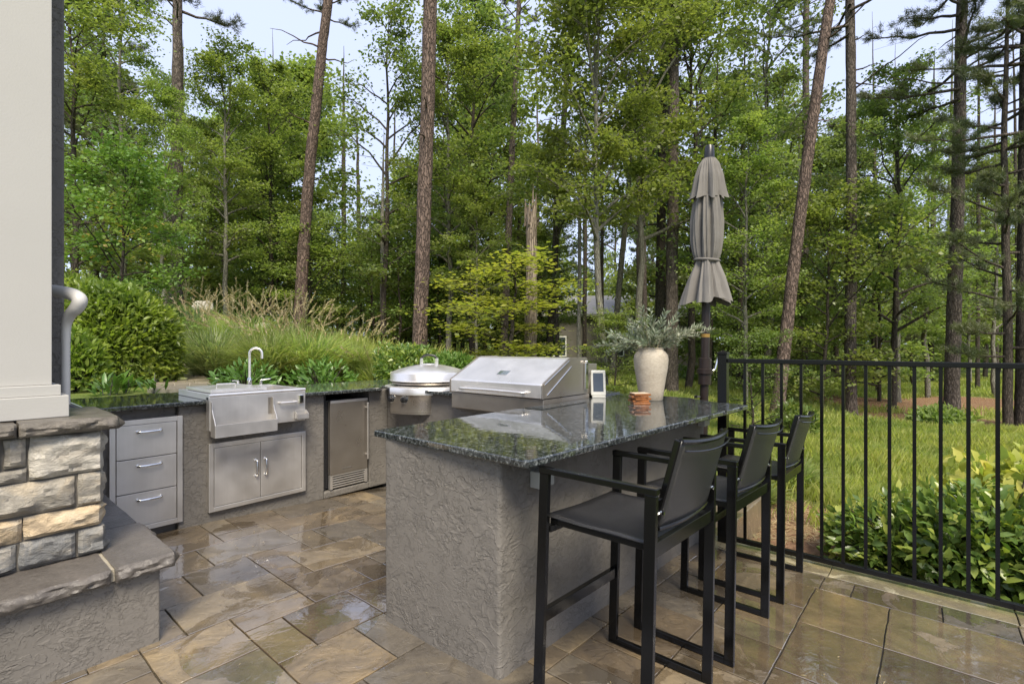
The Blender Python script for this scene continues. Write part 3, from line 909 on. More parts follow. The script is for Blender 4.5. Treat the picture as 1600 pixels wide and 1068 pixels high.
shift(m.build("cap_catcher", STEEL, sk), PO)
fx, fy = 1.885, 4.73
fc = empty("faucet", (fx, fy, szt), label="tall gooseneck faucet behind the sink basin", cat="faucet")
m = MB(); m.tube([(0, 0, 0.0), (0, 0, 0.05)], 0.021, 14); m.tube([(0, 0, 0.05), (0, 0, 0.075)], [0.021, 0.014], 14)
m.build("base", CHROME, fc)
pts = [(0, 0, 0.06), (0, 0, 0.27)] + [(0.042 - 0.042 * math.cos(a_), -0.0 - 0.030 * (1 - math.cos(a_)), 0.29 + 0.05 * math.sin(a_)) for a_ in [math.pi * k / 10 for k in range(11)]] + [(0.084, -0.06, 0.245)]
m = MB(); m.tube(pts, 0.0115, 12); m.build("spout", STEELH, fc)
for s in (-1, 1):
    m = MB(); m.tube([(s * 0.10, 0, 0), (s * 0.10, 0, 0.045)], 0.014, 12); m.tube([(s * 0.10, 0, 0.047), (s * 0.10 + s * 0.03, -0.02, 0.052), (s * 0.17, -0.055, 0.058)], [0.009, 0.007, 0.006], 8)
    m.build("tap", CHROME, fc)

# round flat-top cooktop
ev = empty("round_cooktop", (3.30, 3.90, 0.93), label="round stainless flat-top gas cooktop with domed lid and two black knobs", cat="cooktop")
m = MB(); A0, A1 = math.radians(176), math.radians(282)
m.lathe([(0.445, -0.215), (0.455, -0.205), (0.455, 0.0), (0.46, 0.006), (0.46, 0.018), (0.40, 0.026), (0.2, 0.028)], (0, 0), 40, A0, A1)
m.build("body", STEELW, ev)
m = MB(); m.lathe([(0.462, -0.045), (0.472, -0.04), (0.474, 0.012), (0.466, 0.024), (0.39, 0.030), (0.2, 0.032)], (0, 0), 40, A0 + 0.04, A1 - 0.04); m.build("top_ring", STEELH, ev)
m = MB(); m.lathe([(0.01, 0.012), (0.44, 0.012), (0.44, 0.022), (0.40, 0.024), (0.0, 0.024)], (0, 0), 48); m.build("deck", STEELH, ev)
m = MB(); m.lathe([(0.0, 0.026), (0.335, 0.026), (0.345, 0.045), (0.30, 0.05), (0.0, 0.05)], (0, 0), 48); m.build("griddle", BLACKPL, ev)
m = MB(); m.lathe([(0.352, 0.040), (0.372, 0.046), (0.376, 0.058), (0.34, 0.066)], (0, 0), 48); m.build("drip_ring", STEELW, ev)
m = MB(); m.lathe([(0.350, 0.072), (0.385, 0.072), (0.392, 0.080), (0.386, 0.088), (0.386, 0.148), (0.378, 0.158), (0.30, 0.186), (0.20, 0.212), (0.085, 0.232), (0.08, 0.238), (0.0, 0.240)], (0, 0), 64); ldd = m.build("lid", STEELH, ev)
hx, hy = 0.66, -0.75
m = MB()
for s in (-1, 1): m.box(-0.010, 0.010, -0.012, 0.012, 0.232, 0.295, Matrix.Translation((s * 0.078 * UX, -s * 0.078 * UY, 0)))
m.build("handle_bracket", STEELH, ldd)
m = MB(); m.tube(smooth_path([(-0.085 * UX, 0.085 * UY, 0.290), (-0.05 * UX, 0.05 * UY, 0.318), (0, 0, 0.326), (0.05 * UX, -0.05 * UY, 0.318), (0.085 * UX, -0.085 * UY, 0.290)], 5), 0.012, 10); m.build("handle", BLACKPL, ldd)
for pxk in (612, 632):
    # angle on the curved front that is seen at this column
    best = min((abs(800 + F * camc(3.30 + 0.46 * math.cos(t_), 3.90 + 0.46 * math.sin(t_))[0] / camc(3.30 + 0.46 * math.cos(t_), 3.90 + 0.46 * math.sin(t_))[1] - pxk), t_) for t_ in np.linspace(A0, A1 - 0.3, 300) )
    t_ = best[1]
    d = Vector((math.cos(t_), math.sin(t_), 0)); c0 = d * 0.456 + Vector((0, 0, -0.085))
    m = MB(); m.tube([c0, c0 + d * 0.006], 0.040, 20); m.build("knob_bezel", CHROME, ev)
    m = MB(); m.tube([c0 + d * 0.007, c0 + d * 0.035, c0 + d * 0.038], [0.029, 0.026, 0.020], 16); m.box(-0.004, 0.004, -0.004, 0.004, -0.02, 0.02, Matrix.Translation(c0 + d * 0.040))
    m.build("knob", BLACKPL, ev)
m = MB(); m.lathe([(0.40, -0.225), (0.452, -0.222), (0.452, -0.19)], (0, 0), 40, A0, A1); m.build("lower_trim", STEELW, ev)

# grill
gr = empty("gas_grill", (3.2, 2.61, 0.9), label="large built-in stainless gas grill with a closed slanted hood", cat="grill")
PO = Vector((3.2, 2.61, 0.9))
gy0, gy1 = 2.12, 3.10
hood = [(2.85, 0.966), (2.85, 1.062), (2.858, 1.072), (3.19, 1.245), (3.22, 1.252), (3.44, 1.252), (3.455, 1.242), (3.455, 0.966)]
m = MB(); m.prism([(p[0], p[1]) for p in hood], gy0 + 0.012, gy1 - 0.012, 'y'); hd = shift(m.build("hood", STEELH, gr, 0.004), PO)
for yy in (gy0, gy1 - 0.011):
    m = MB(); m.prism([(2.846, 0.964), (2.846, 1.063), (2.856, 1.076), (3.188, 1.250), (3.22, 1.258), (3.442, 1.258), (3.46, 1.245), (3.46, 0.964)], yy, yy + 0.011, 'y')
    shift(m.build("hood_end", STEELW, gr, 0.002), PO)
m = MB(); m.tube([(2.90, gy0 - 0.003, 0.990), (3.22, gy0 - 0.003, 1.19)], 0.004, 6); m.tube([(2.87, gy0 - 0.003, 1.068), (3.19, gy0 - 0.003, 1.235)], 0.0035, 6)
shift(m.build("end_trim", CHROME, gr), PO)
m = MB(); m.prism([(2.866, 0.83), (2.866, 0.958), (3.50, 0.958), (3.50, 0.83), (2.95, 0.80)], gy0 + 0.006, gy1 - 0.006, 'y'); shift(m.build("firebox", STEELW, gr, 0.003), PO)
m = MB(); m.tube(smooth_path([(2.846, 2.93, 1.002), (2.806, 2.92, 1.004), (2.790, 2.61, 1.010), (2.806, 2.30, 1.004), (2.846, 2.29, 1.002)], 8), [0.010] * 33, 12); shift(m.build("handle", STEELH, gr), PO)
d = Vector((3.19 - 2.858, 0, 1.245 - 1.072)).normalized(); nn = Vector((-d.z, 0, d.x))
c0 = Vector((2.858, 2.60, 1.072)) + d * 0.13
Mx = Matrix.Translation(c0) @ Matrix(((d.x, 0, nn.x, 0), (0, 1, 0, 0), (d.z, 0, nn.z, 0), (0, 0, 0, 1)))
m = MB(); m.box(-0.03, 0.03, -0.055, 0.055, 0.001, 0.005, Mx); shift(m.build("badge", CHROME, gr, 0.001), PO)
m = MB(); m.box(3.46, 3.66, gy0 + 0.03, gy1 - 0.03, 0.952, 1.20); shift(m.build("rear_housing", STEELW, gr, 0.004), PO)
m = MB(); m.tube([(3.42, gy0 - 0.005, 1.22), (3.42, gy0 - 0.03, 1.22)], 0.012, 12); m.box(3.40, 3.44, gy0 - 0.022, gy0 - 0.002, 1.0, 1.215); shift(m.build("rotisserie_bracket", CHROME, gr, 0.002), PO)

# ------------------------------------------------------------------ island
isl = empty("kitchen_island", (2.6, 1.65, 0), label="grey stucco island with long polished dark granite top and bar overhang", cat="island")
PO = Vector((2.6, 1.65, 0))
IT = 0.925
# rough trowelled walls: the face meshes carry real relief
def trowel(x, y, z):
    p = Vector((x, y, z))
    return 0.0035 * mn.noise(p * 3.0) + 0.0030 * mn.noise(p * 11)
def stucco_wall(pts, z0f, z1, res=0.03, out=1):
    vs = []; fs = []
    segs = []
    for (a_, b_) in zip(pts[:-1], pts[1:]):
        L = math.dist(a_, b_); n = max(1, int(L / res))
        for k in range(n): segs.append((a_[0] + (b_[0] - a_[0]) * k / n, a_[1] + (b_[1] - a_[1]) * k / n, a_, b_))
    segs.append((pts[-1][0], pts[-1][1], pts[-2], pts[-1]))
    nz = 30
    for k in range(nz + 1):
        for (x, y, a_, b_) in segs:
            z = z0f(x) + (z1 - z0f(x)) * k / nz
            d = Vector((b_[1] - a_[1], a_[0] - b_[0], 0)).normalized()
            o = trowel(x, y, z) * out
            vs.append((x + d.x * o, y + d.y * o, z))
    n = len(segs)
    for k in range(nz):
        for i in range(n - 1): fs.append((k * n + i, k * n + i + 1, (k + 1) * n + i + 1, (k + 1) * n + i))
    return vs, fs
r_ = 0.018
cor = [(1.447, 2.048)]
def arc(cx, cy, r, a0, a1, n=6): return [(cx + r * math.cos(a0 + (a1 - a0) * k / n), cy + r * math.sin(a0 + (a1 - a0) * k / n)) for k in range(n + 1)]
path = [(3.86, 2.06), (1.447 + r_, 2.055)] + arc(1.449 + r_, 2.05 - r_, r_, math.pi / 2, math.pi)[1:] + arc(1.490 + r_, 1.325 + r_, r_, math.pi, 1.5 * math.pi) + [(3.86, 1.325), (3.86, 2.06)]
vs, fs = stucco_wall(path, lambda x: fz(x) - 0.03, IT - 0.031)
m = MB(); m.add(vs, fs, True)
shift(link("stucco_base", m.mesh("stucco_base", STUCCO, 60), isl), PO)
shift(slab("countertop", [(1.445, 2.135), (1.428, 1.150), (1.436, 1.132), (3.795, 0.990), (3.822, 1.005), (3.838, 1.23), (4.02, 1.50), (4.02, 2.115), (3.52, 2.115)], IT - 0.032, IT, isl, 0.007), PO)
shift(slab("countertop", [(3.52, 2.118), (4.02, 2.118), (4.02, 3.115), (3.70, 3.115), (3.70, 2.9), (3.67, 2.118)], CT - 0.031, CT - 0.003, isl, 0.006), PO)
for px_, nm in ((849, "outlet_cover"), (1101, "outlet_cover")):
    r0 = (px_ - 800) / F; Zz = 1.29 / (UX - UY * r0); Xx = Zz * (UY + UX * r0)
    zc = zat(746 if px_ < 900 else 657, Zz)
    m = MB(); m.box(Xx - 0.055, Xx + 0.055, 1.270, 1.322, zc - 0.036, zc + 0.036)
    tag(m.build(nm, OUTLET, None, 0.004), "grey weatherproof outlet cover on the island wall " + ("behind the nearest stool" if px_ < 900 else "near the railing end"), "outlet cover")

# ------------------------------------------------------------------ bar stools
W2, D2 = 0.30, 0.2355       # half width / half depth to tube centres
def tubebox(m, p0, p1, a, b, side=(1, 0, 0)):
    p0 = Vector(p0); p1 = Vector(p1); d = (p1 - p0).normalized(); s = Vector(side); s = (s - d * s.dot(d)).normalized(); t = d.cross(s)
    vs = []
    for p in (p0, p1):
        for (i, j) in ((-1, -1), (1, -1), (1, 1), (-1, 1)): vs.append(p + s * a / 2 * i + t * b / 2 * j)
    m.add(vs, [(3, 2, 1, 0), (4, 5, 6, 7), (0, 1, 5, 4), (1, 2, 6, 5), (2, 3, 7, 6), (3, 0, 4, 7)])
    return m
def make_stool():
    st = empty("bar_stool", (0, 0, 0))
    tw, td = 0.022, 0.040
    for sx in (-1, 1):
        x = sx * (W2 - tw / 2)
        for y, yt in ((D2 - td / 2, 'f'), (-D2 + td / 2, 'r')):
            m = MB(); m.box(x - tw / 2, x + tw / 2, y - td / 2, y + td / 2, 0.0, 0.862); m.build("leg", STOOLM, st, 0.002)
        m = MB(); m.box(x - tw / 2, x + tw / 2, -D2 + td + 0.0005, D2 - td - 0.0005, 0.0, 0.028); m.build("runner", STOOLM, st, 0.002)
        m = MB(); m.box(x - tw / 2 - 0.004, x + tw / 2 + 0.004, -D2 - 0.002, D2 + 0.002, 0.8625, 0.886); m.build("armrest", STOOLM, st, 0.003)
    xi = W2 - tw
    m = MB(); m.box(-xi + 0.0005, xi - 0.0005, D2 - 0.032, D2 - 0.008, 0.30, 0.345); m.build("footrest", STOOLM, st, 0.002)
    m = MB(); m.box(-xi + 0.0005, xi - 0.0005, -D2 + 0.008, -D2 + 0.030, 0.655, 0.705); m.build("rear_rail", STOOLM, st, 0.002)
    m = MB(); m.box(-xi + 0.0005, xi - 0.0005, D2 - 0.045, D2 - 0.020, 0.64, 0.665); m.build("front_rail", STOOLM, st, 0.002)
    for sx in (-1, 1):
        m = MB(); m.box(sx * (xi - 0.028) - 0.011, sx * (xi - 0.028) + 0.011, -D2 + 0.035, D2 - 0.03, 0.667, 0.690)
        m.build("seat_rail", STOOLM, st, 0.002)
    # sling seat, sagging across its width
    nu, nv = 14, 10; vs = []; fs = []
    for j in range(nv + 1):
        for i in range(nu + 1):
            u = -1 + 2 * i / nu; v = j / nv
            x = u * (xi - 0.012); y = -D2 + 0.03 + v * (2 * D2 - 0.035)
            z = 0.697 - 0.020 * (1 - u * u) * math.sin(math.pi * min(1, v * 1.0 + 0.0) * 0.9 + 0.2) + 0.0035 * math.sin(v * 11 + u * 2.2) * (1 - u * u * 0.6)
            vs.append((x, y, z))
    n = nu + 1
    for j in range(nv):
        for i in range(nu): fs.append((j * n + i, j * n + i + 1, (j + 1) * n + i + 1, (j + 1) * n + i))
    m = MB(); m.add(vs, fs, True); o = m.build("seat", SEAT, st)
    md = o.modifiers.new("thick", 'SOLIDIFY'); md.thickness = 0.006
    # back posts, leaning, and the sling between them
    yb0, yb1, zb0, zb1 = -D2 + 0.030, -D2 - 0.045, 0.735, 1.045
    bx = xi - 0.045
    for sx in (-1, 1):
        m = MB(); tubebox(m, (sx * bx, yb0 + 0.006, zb0 - 0.015), (sx * bx, yb1, zb1), 0.022, 0.022)
        m.build("back_post", STOOLM, st, 0.004)
        m = MB(); m.tube([(sx * (bx + 0.008), yb0 - 0.02, 0.80), (sx * (xi + 0.002), yb0 - 0.02, 0.80)], 0.007, 8); m.tube([(sx * (bx + 0.016), yb0 - 0.038, 0.80), (sx * (bx + 0.016), yb0 - 0.030, 0.80)], 0.006, 8)
        m.tube([(sx * (bx + 0.008), yb0 - 0.015, 0.84), (sx * (xi + 0.002), yb0 - 0.015, 0.84)], 0.005, 8)
        m.build("pivot_bolt", CHROME, st)
    nu, nv = 14, 12; vs = []; fs = []
    for j in range(nv + 1):
        v = j / nv
        for i in range(nu + 1):
            u = -1 + 2 * i / nu
            x = u * (bx + 0.004)
            y = yb0 + (yb1 - yb0) * v - 0.013 - 0.020 * (1 - u * u)
            z = zb0 + 0.008 + (zb1 - zb0 - 0.012) * v - 0.010 * (1 - u * u) * v
            vs.append((x, y, z))
    n = nu + 1
    for j in range(nv):
        for i in range(nu): fs.append((j * n + i, j * n + i + 1, (j + 1) * n + i + 1, (j + 1) * n + i))
    m = MB(); m.add(vs, fs, True); o = m.build("backrest", SEAT, st)
    md = o.modifiers.new("thick", 'SOLIDIFY'); md.thickness = 0.007
    cur = [((-1 + 2 * i / 12) * bx, yb1 - 0.012 - 0.020 * (1 - (-1 + 2 * i / 12) ** 2) + 0.004, zb1 - 0.006 - 0.010 * (1 - (-1 + 2 * i / 12) ** 2)) for i in range(13)]
    m = MB(); m.tube(cur, 0.011, 8); m.build("top_bar", STOOLM, st)
    cur = [((-1 + 2 * i / 12) * bx, yb1 - 0.024 - 0.020 * (1 - (-1 + 2 * i / 12) ** 2), zb1 - 0.035 - 0.012 * (1 - (-1 + 2 * i / 12) ** 2)) for i in range(13)]
    m = MB(); m.tube(cur, 0.0035, 6); m.build("hem", STOOLM, st)
    m = MB(); m.tube([((-1 + 2 * i / 12) * bx, yb0 - 0.010 - 0.022 * (1 - (-1 + 2 * i / 12) ** 2), zb0 + 0.006) for i in range(13)], 0.009, 8); m.build("lower_bar", STOOLM, st)
    return st
stool = make_stool()
for k, (xc, yc, rz, lb) in enumerate(((1.772, 0.908, 0.0, "black sling bar stool nearest the camera, beside the island's front corner"),
                                  (2.548, 0.875, -0.015, "black sling bar stool between the two other stools at the island"),
                                  (3.355, 0.850, 0.01, "black sling bar stool closest to the railing, last at the island"))):
    s_ = stool if k == 0 else copy_tree(stool)
    s_.location = (xc, yc, fz(xc) + 0.0015 + (0.003 if k == 0 else 0.0)); s_.rotation_euler = (0, math.atan(SLOPE), rz)
    tag(s_, lb, "bar stool", "bar stools along the island")

# ------------------------------------------------------------------ things on the island
vp = at(1017, 3.86); vl = (vp[0], vp[1], IT)
vs_ = empty("vase", vl, label="tall matt beige ceramic vase on the granite island", cat="vase")
prof = [(0.0, 0.0), (0.083, 0.0), (0.089, 0.006), (0.098, 0.07), (0.113, 0.17), (0.128, 0.26), (0.133, 0.32), (0.128, 0.352), (0.112, 0.376), (0.098, 0.388), (0.096, 0.398), (0.101, 0.405), (0.097, 0.408), (0.088, 0.404), (0.086, 0.385), (0.105, 0.33)]
prof = [(r * 1.0, z) for r, z in prof]
m = MB(); m.lathe(prof, (0, 0), 48); m.build("body", VASE, vs_)

def leafcards(C, D, N, L, Wd, fold=0.12, six=False):
    """C base points, D axis, N normal -> folded leaf blades"""
    C = np.asarray(C, float); D = D / (np.linalg.norm(D, axis=1, keepdims=True) + 1e-9)
    S = np.cross(D, N); S /= (np.linalg.norm(S, axis=1, keepdims=True) + 1e-9)
    Nn = np.cross(S, D)
    L = np.broadcast_to(L, (len(C),))[:, None]; Wd = np.broadcast_to(Wd, (len(C),))[:, None]
    if not six:
        a = C; b = C + D * L * 0.45 + S * Wd * 0.5 + Nn * Wd * fold; c = C + D * L; d = C + D * L * 0.45 - S * Wd * 0.5 + Nn * Wd * fold
        V = np.stack([a, b, c, d], 1).reshape(-1, 3)
        i = np.arange(len(C))[:, None] * 4
        return V, i + np.array([[0, 1, 2, 3]])
    a = C; m1 = C + D * L * 0.5 - Nn * L * 0.0; c = C + D * L - Nn * L * 0.14
    b1 = C + D * L * 0.28 + S * Wd * 0.42 + Nn * Wd * fold; b2 = C + D * L * 0.66 + S * Wd * 0.40 + Nn * Wd * fold - Nn * L * 0.04
    d1 = C + D * L * 0.28 - S * Wd * 0.42 + Nn * Wd * fold; d2 = C + D * L * 0.66 - S * Wd * 0.40 + Nn * Wd * fold - Nn * L * 0.04
    V = np.stack([a, b1, b2, c, d2, d1, m1], 1).reshape(-1, 3)
    i = np.arange(len(C))[:, None, None] * 7
    Fq = np.array([[0, 1, 6, 5], [6, 1, 2, 3], [6, 3, 4, 5]])
    return V, (i + Fq[None]).reshape(-1, 4)

R = np.random.default_rng(5)
ol = empty("olive_sprigs", (vl[0], vl[1], IT + 0.40), label="loose arrangement of silvery olive branches spreading from the beige vase", cat="olive branches")
camR = np.array([UX, -UY, 0.0]); camF = np.array([UY, UX, 0.0])
dirs = [(-1.0, .22, .1, .37), (-.9, .45, -.3, .33), (-.75, .12, .4, .28), (-.5, .8, .1, .26), (-.25, 1, -.2, .28), (.05, 1, .2, .27), (.3, .9, -.1, .27), (.6, .75, .2, .32), (.8, .5, -.3, .36),
        (1.0, .42, .1, .46), (.7, .25, .4, .25), (-.6, .35, -.6, .27), (.2, .5, .8, .25), (-.1, .55, -.8, .24), (1.0, .62, -.2, .36), (-1.0, .5, .3, .28), (-.35, .6, .5, .26), (.45, .55, -.6, .26)]
dirs = dirs + [(a_ + 0.25 * math.sin(i * 3.1), b_ * 0.8 + 0.1, c_ - 0.3 * math.cos(i * 2.3), d_ * 0.75) for i, (a_, b_, c_, d_) in enumerate(dirs)]
for (a_, b_, c_, L_) in dirs:
    d = (camR * a_ + camF * c_ + np.array([0, 0, b_])); d /= np.linalg.norm(d)
    p0 = np.array([0, 0, -0.08]) + camR * a_ * 0.03
    pts = []
    for k in range(8):
        t = k / 7
        pts.append(p0 + np.array([0, 0, 0.10]) * min(1, t * 3) + d * L_ * 1.15 * t + np.array([0, 0, -0.10]) * t * t * (1.1 - b_) + R.normal(0, 0.004, 3))
    m = MB(); m.tube([tuple(p) for p in pts], [0.0028 - 0.0002 * k for k in range(8)], 5)
    br = m.build("branch", simple("olive_twig", (0.16, 0.14, 0.09), 0.7) if "olive_twig" not in bpy.data.materials else bpy.data.materials["olive_twig"], ol)
    n = 64
    tt = R.uniform(0.22, 1.0, n); P0 = np.array([np.array(pts)[np.minimum((tt * 7).astype(int), 6)] * (1 - (tt * 7 % 1))[:, None] + np.array(pts)[np.minimum((tt * 7).astype(int) + 1, 7)] * (tt * 7 % 1)[:, None]])[0]
    sd_ = R.normal(0, 1, (n, 3)); sd_ -= (sd_ @ d)[:, None] * d; sd_ /= np.linalg.norm(sd_, axis=1, keepdims=True)
    D = d[None] * 0.9 + sd_ * 0.9; Nn = np.cross(D, R.normal(0, 1, (n, 3))); Nn /= np.linalg.norm(Nn, axis=1, keepdims=True)
    V, Fq = leafcards(P0, D, Nn, R.uniform(0.035, 0.062, n), R.uniform(0.008, 0.012, n), 0.1)
    o = link("foliage", np_mesh("foliage", V, Fq, L_OLIVE), br); tag(o, kind="stuff")

cs = at(999, 3.62)
cst = empty("coaster_stack", (cs[0], cs[1], IT), -0.72, label="small stack of amber wooden coasters beside the vase", cat="coasters")
for k in range(5):
    m = MB(); Mx = Matrix.Rotation((k % 3 - 1) * 0.14, 4, 'Z') @ Matrix.Translation((0.006 * (-1) ** k, 0.004 * (k % 2), 0))
    m.box(-0.062, 0.062, -0.05, 0.05, k * 0.0155, k * 0.0155 + 0.0135, Mx); m.build("coaster", AMBER, cst, 0.002)
m = MB(); m.box(-0.058, 0.058, -0.046, 0.046, 0.0765, 0.080); m.build("pale_top", simple("pale_card", (0.55, 0.42, 0.30), 0.5), cst, 0.001)

dp = at(935, 4.08)
dv = empty("tabletop_display", (dp[0], dp[1], IT), math.radians(-52), label="pale upright display unit with dark screen standing between grill and vase", cat="display")
Mx = Matrix.Rotation(math.radians(-12), 4, 'X')
m = MB(); m.box(-0.062, 0.062, -0.012, 0.012, 0.012, 0.225, Mx); m.build("case", DEVICE, dv, 0.008, seg=3)
m = MB(); m.box(-0.042, 0.042, -0.0145, -0.0125, 0.045, 0.200, Mx); m.build("screen", SCREEN, dv, 0.001)
m = MB(); m.box(-0.055, 0.055, -0.035, 0.06, 0.0, 0.012); m.box(-0.012, 0.012, 0.022, 0.034, 0.012, 0.13); m.build("stand", DEVICE, dv, 0.003)
m = MB(); m.prism([(-0.018, 0.0), (0.018, 0.0), (0.0, 0.10)], -0.004, 0.004, 'y')
tp = at(915, 4.12)
o = m.build("white_cone_ornament", WHITEP, None, 0.001, loc=(tp[0], tp[1], IT + 0.001)); o.rotation_euler = (0, 0, math.radians(-50)); tag(o, "small white triangular card leaning by the display unit at the grill's end", "card")
o.name = "table_card"

# ------------------------------------------------------------------ umbrella
uz = 4.35; ub = at(1096, uz, -0.14)
um = empty("closed_umbrella", ub, label="closed grey patio umbrella on bronze crank pole beyond the island", cat="umbrella")
UO = Vector(ub); ut = at(1108.5, uz)
topz = 3.13
def upt(z):
    t = (z + 0.14) / (topz + 0.14)
    return Vector(((ut[0] - ub[0]) * t, (ut[1] - ub[1]) * t, z + 0.14))
m = MB(); m.tube([upt(-0.14), upt(3.05)], 0.037, 16); m.build("pole", BRONZE, um)
m = MB(); m.tube([upt(3.0), upt(3.02), upt(3.10), upt(3.115)], [0.045, 0.045, 0.040, 0.034], 16); m.build("finial", BLACKPL, um)
m = MB(); m.tube([upt(1.005), upt(1.01), upt(1.24), upt(1.245)], [0.04, 0.055, 0.055, 0.045], 18); m.tube([upt(1.10), upt(1.105), upt(1.145), upt(1.15)], [0.055, 0.068, 0.068, 0.055], 18)
m.build("crank_housing", BRONZE, um)
rr_ = Vector((UX, -UY, 0))
m = MB(); c0 = upt(1.13) + rr_ * 0.06; m.tube([c0, c0 + rr_ * 0.02, c0 + rr_ * 0.035 + Vector((0, 0, 0.02)), c0 + rr_ * 0.06 + Vector((0, 0, 0.12)), c0 + rr_ * 0.11 + Vector((0, 0, 0.125))], [0.014, 0.014, 0.013, 0.009, 0.010], 10)
m.build("crank_handle", CHROME, um)
m = MB(); m.tube([upt(1.425), upt(1.455)], 0.0378, 16); m.build("sticker", simple("yellow_label", (0.22, 0.13, 0.02), 0.5), um)
m = MB()
for zz in (0.80, 0.90): c0 = upt(zz) - rr_ * 0.035; m.tube([c0, c0 - rr_ * 0.03], 0.008, 8); m.box(-0.02, 0.02, -0.01, 0.01, -0.012, 0.012, Matrix.Translation(c0 - rr_ * 0.035))
m.build("clamp_knob", BLACKPL, um)
def skirt(prof, npl, depth, seed, n=120):
    vs = []; fs = []
    for (z, r, dp_, hem) in prof:
        c = upt(z)
        for k in range(n):
            t = 2 * math.pi * k / n
            w_ = math.sin(npl * t + 0.6 * math.sin(2 * t + seed)) + 0.45 * math.sin(npl * 2 * t + seed * 2 + z * 2) + 0.3 * math.sin(3 * t + seed)
            ww = w_ / 1.4
            rad = r * 0.94 * (1 + dp_ * 1.25 * ww) + 0.004 * math.sin(29 * t + z * 9)
            q = upt(z - hem * (ww * 0.5 + 0.3 * math.sin(2 * t + seed)))
            vs.append((q.x + rad * math.cos(t), q.y + rad * math.sin(t), q.z))
    L = len(prof)
    for i in range(L - 1):
        for k in range(n):
            k2 = (k + 1) % n; fs.append((i * n + k, i * n + k2, (i + 1) * n + k2, (i + 1) * n + k))
    m = MB(); m.add(vs, fs, True); return m
def lerp_prof(P, n):
    P = np.array(P); z = np.linspace(P[0, 0], P[-1, 0], n)
    return [(float(a_), float(np.interp(-a_, -P[:, 0], P[:, 1])), float(np.interp(-a_, -P[:, 0], P[:, 2])), float(np.interp(-a_, -P[:, 0], P[:, 3]))) for a_ in z]
m = skirt(lerp_prof([(3.00, 0.052, 0.02, 0), (2.95, 0.085, 0.08, 0), (2.84, 0.115, 0.14, 0), (2.70, 0.132, 0.20, 0.02), (2.645, 0.140, 0.26, 0.05)], 18), 7, 1, 0.4); m.build("vent_canopy", CANVAS, um)
m = skirt(lerp_prof([(2.72, 0.085, 0.1, 0), (2.62, 0.112, 0.15, 0), (2.45, 0.126, 0.19, 0), (2.28, 0.122, 0.2, 0), (2.16, 0.108, 0.17, 0), (2.105, 0.092, 0.12, 0)], 24), 8, 1, 1.7); m.build("canopy", CANVAS, um)
m = skirt(lerp_prof([(2.105, 0.090, 0.12, 0), (2.06, 0.102, 0.2, 0), (1.95, 0.140, 0.26, 0), (1.82, 0.178, 0.27, 0.02), (1.735, 0.202, 0.28, 0.06)], 22), 6, 1, 2.6); m.build("canopy_skirt", CANVAS, um)
m = MB(); cc = upt(2.105)
m.tube([(cc.x + 0.101 * math.cos(t_), cc.y + 0.101 * math.sin(t_), cc.z + 0.012 * math.sin(t_)) for t_ in np.linspace(0, 2 * math.pi, 30)], 0.012, 8); m.build("tie_strap", CANVAS, um)

# ------------------------------------------------------------------ railing
RX = 3.88
rz0 = fz(RX)
rl = empty("metal_railing", (RX, 0.5, rz0), label="black metal railing with slim square pickets along the patio edge", cat="railing")
PO = Vector((RX, 0.5, rz0))
def rpost(y):
    m = MB(); m.box(RX - 0.033, RX + 0.033, y - 0.033, y + 0.033, rz0, 1.285); p = shift(m.build("post", BLACKM, rl, 0.003), PO)
    m = MB(); m.box(RX - 0.038, RX + 0.038, y - 0.038, y + 0.038, 1.2852, 1.300); m.add([(RX - .034, y - .034, 1.3001), (RX + .034, y - .034, 1.3001), (RX + .034, y + .034, 1.3001), (RX - .034, y + .034, 1.3001), (RX, y, 1.318)], [(0, 1, 4), (1, 2, 4), (2, 3, 4), (3, 0, 4)]); m.build("post_cap", BLACKM, p, 0.002)
rpost(1.185); rpost(-1.245)
m = MB(); m.box(RX - 0.020, RX + 0.020, -1.21, 1.151, 1.222, 1.254); shift(m.build("top_rail", BLACKM, rl, 0.004), PO)
m = MB(); m.box(RX - 0.017, RX + 0.017, -1.21, 1.151, rz0 + 0.022, rz0 + 0.056); shift(m.build("bottom_rail", BLACKM, rl, 0.003), PO)
y = 1.0307; pk = None
while y > -1.2:
    m = MB(); m.box(-0.0095, 0.0095, -0.0095, 0.0095, 0.0565, 1.2215 - rz0)
    if pk is None: pk = m.mesh("picket", BLACKM)
    link("picket", pk, rl, (0, y - 0.5, 0)); y -= 0.1209

# ------------------------------------------------------------------ trees
def tube_np(pts, rad, n=7, wob=0.0, rg=None):
    pts = np.asarray(pts, float); m = len(pts)
    d = np.gradient(pts, axis=0); d /= (np.linalg.norm(d, axis=1, keepdims=True) + 1e-9)
    ref = np.array([1.0, 0.13, 0.0]) if abs(d[:, 2]).mean() > 0.6 else np.array([0, 0, 1.0])
    q = np.cross(d, ref); q /= (np.linalg.norm(q, axis=1, keepdims=True) + 1e-9); r2 = np.cross(d, q)
    t = np.arange(n) * 2 * np.pi / n
    rad = np.asarray(rad, float)[:, None] * np.ones((1, n))
    if wob and rg is not None: rad = rad * (1 + rg.normal(0, wob, rad.shape))
    V = pts[:, None] + rad[..., None] * (q[:, None] * np.cos(t)[None, :, None] + r2[:, None] * np.sin(t)[None, :, None])
    i, k = np.meshgrid(np.arange(m - 1), np.arange(n), indexing='ij'); k2 = (k + 1) % n
    Fq = np.stack([i * n + k, i * n + k2, (i + 1) * n + k2, (i + 1) * n + k], -1).reshape(-1, 4)
    return V.reshape(-1, 3), Fq


def join(parts):
    Vs, Fs, b = [], [], 0
    for V, Fq in parts: Vs.append(V); Fs.append(Fq + b); b += len(V)
    return np.concatenate(Vs), np.concatenate(Fs)


def unit(v): return v / (np.linalg.norm(v) + 1e-9)


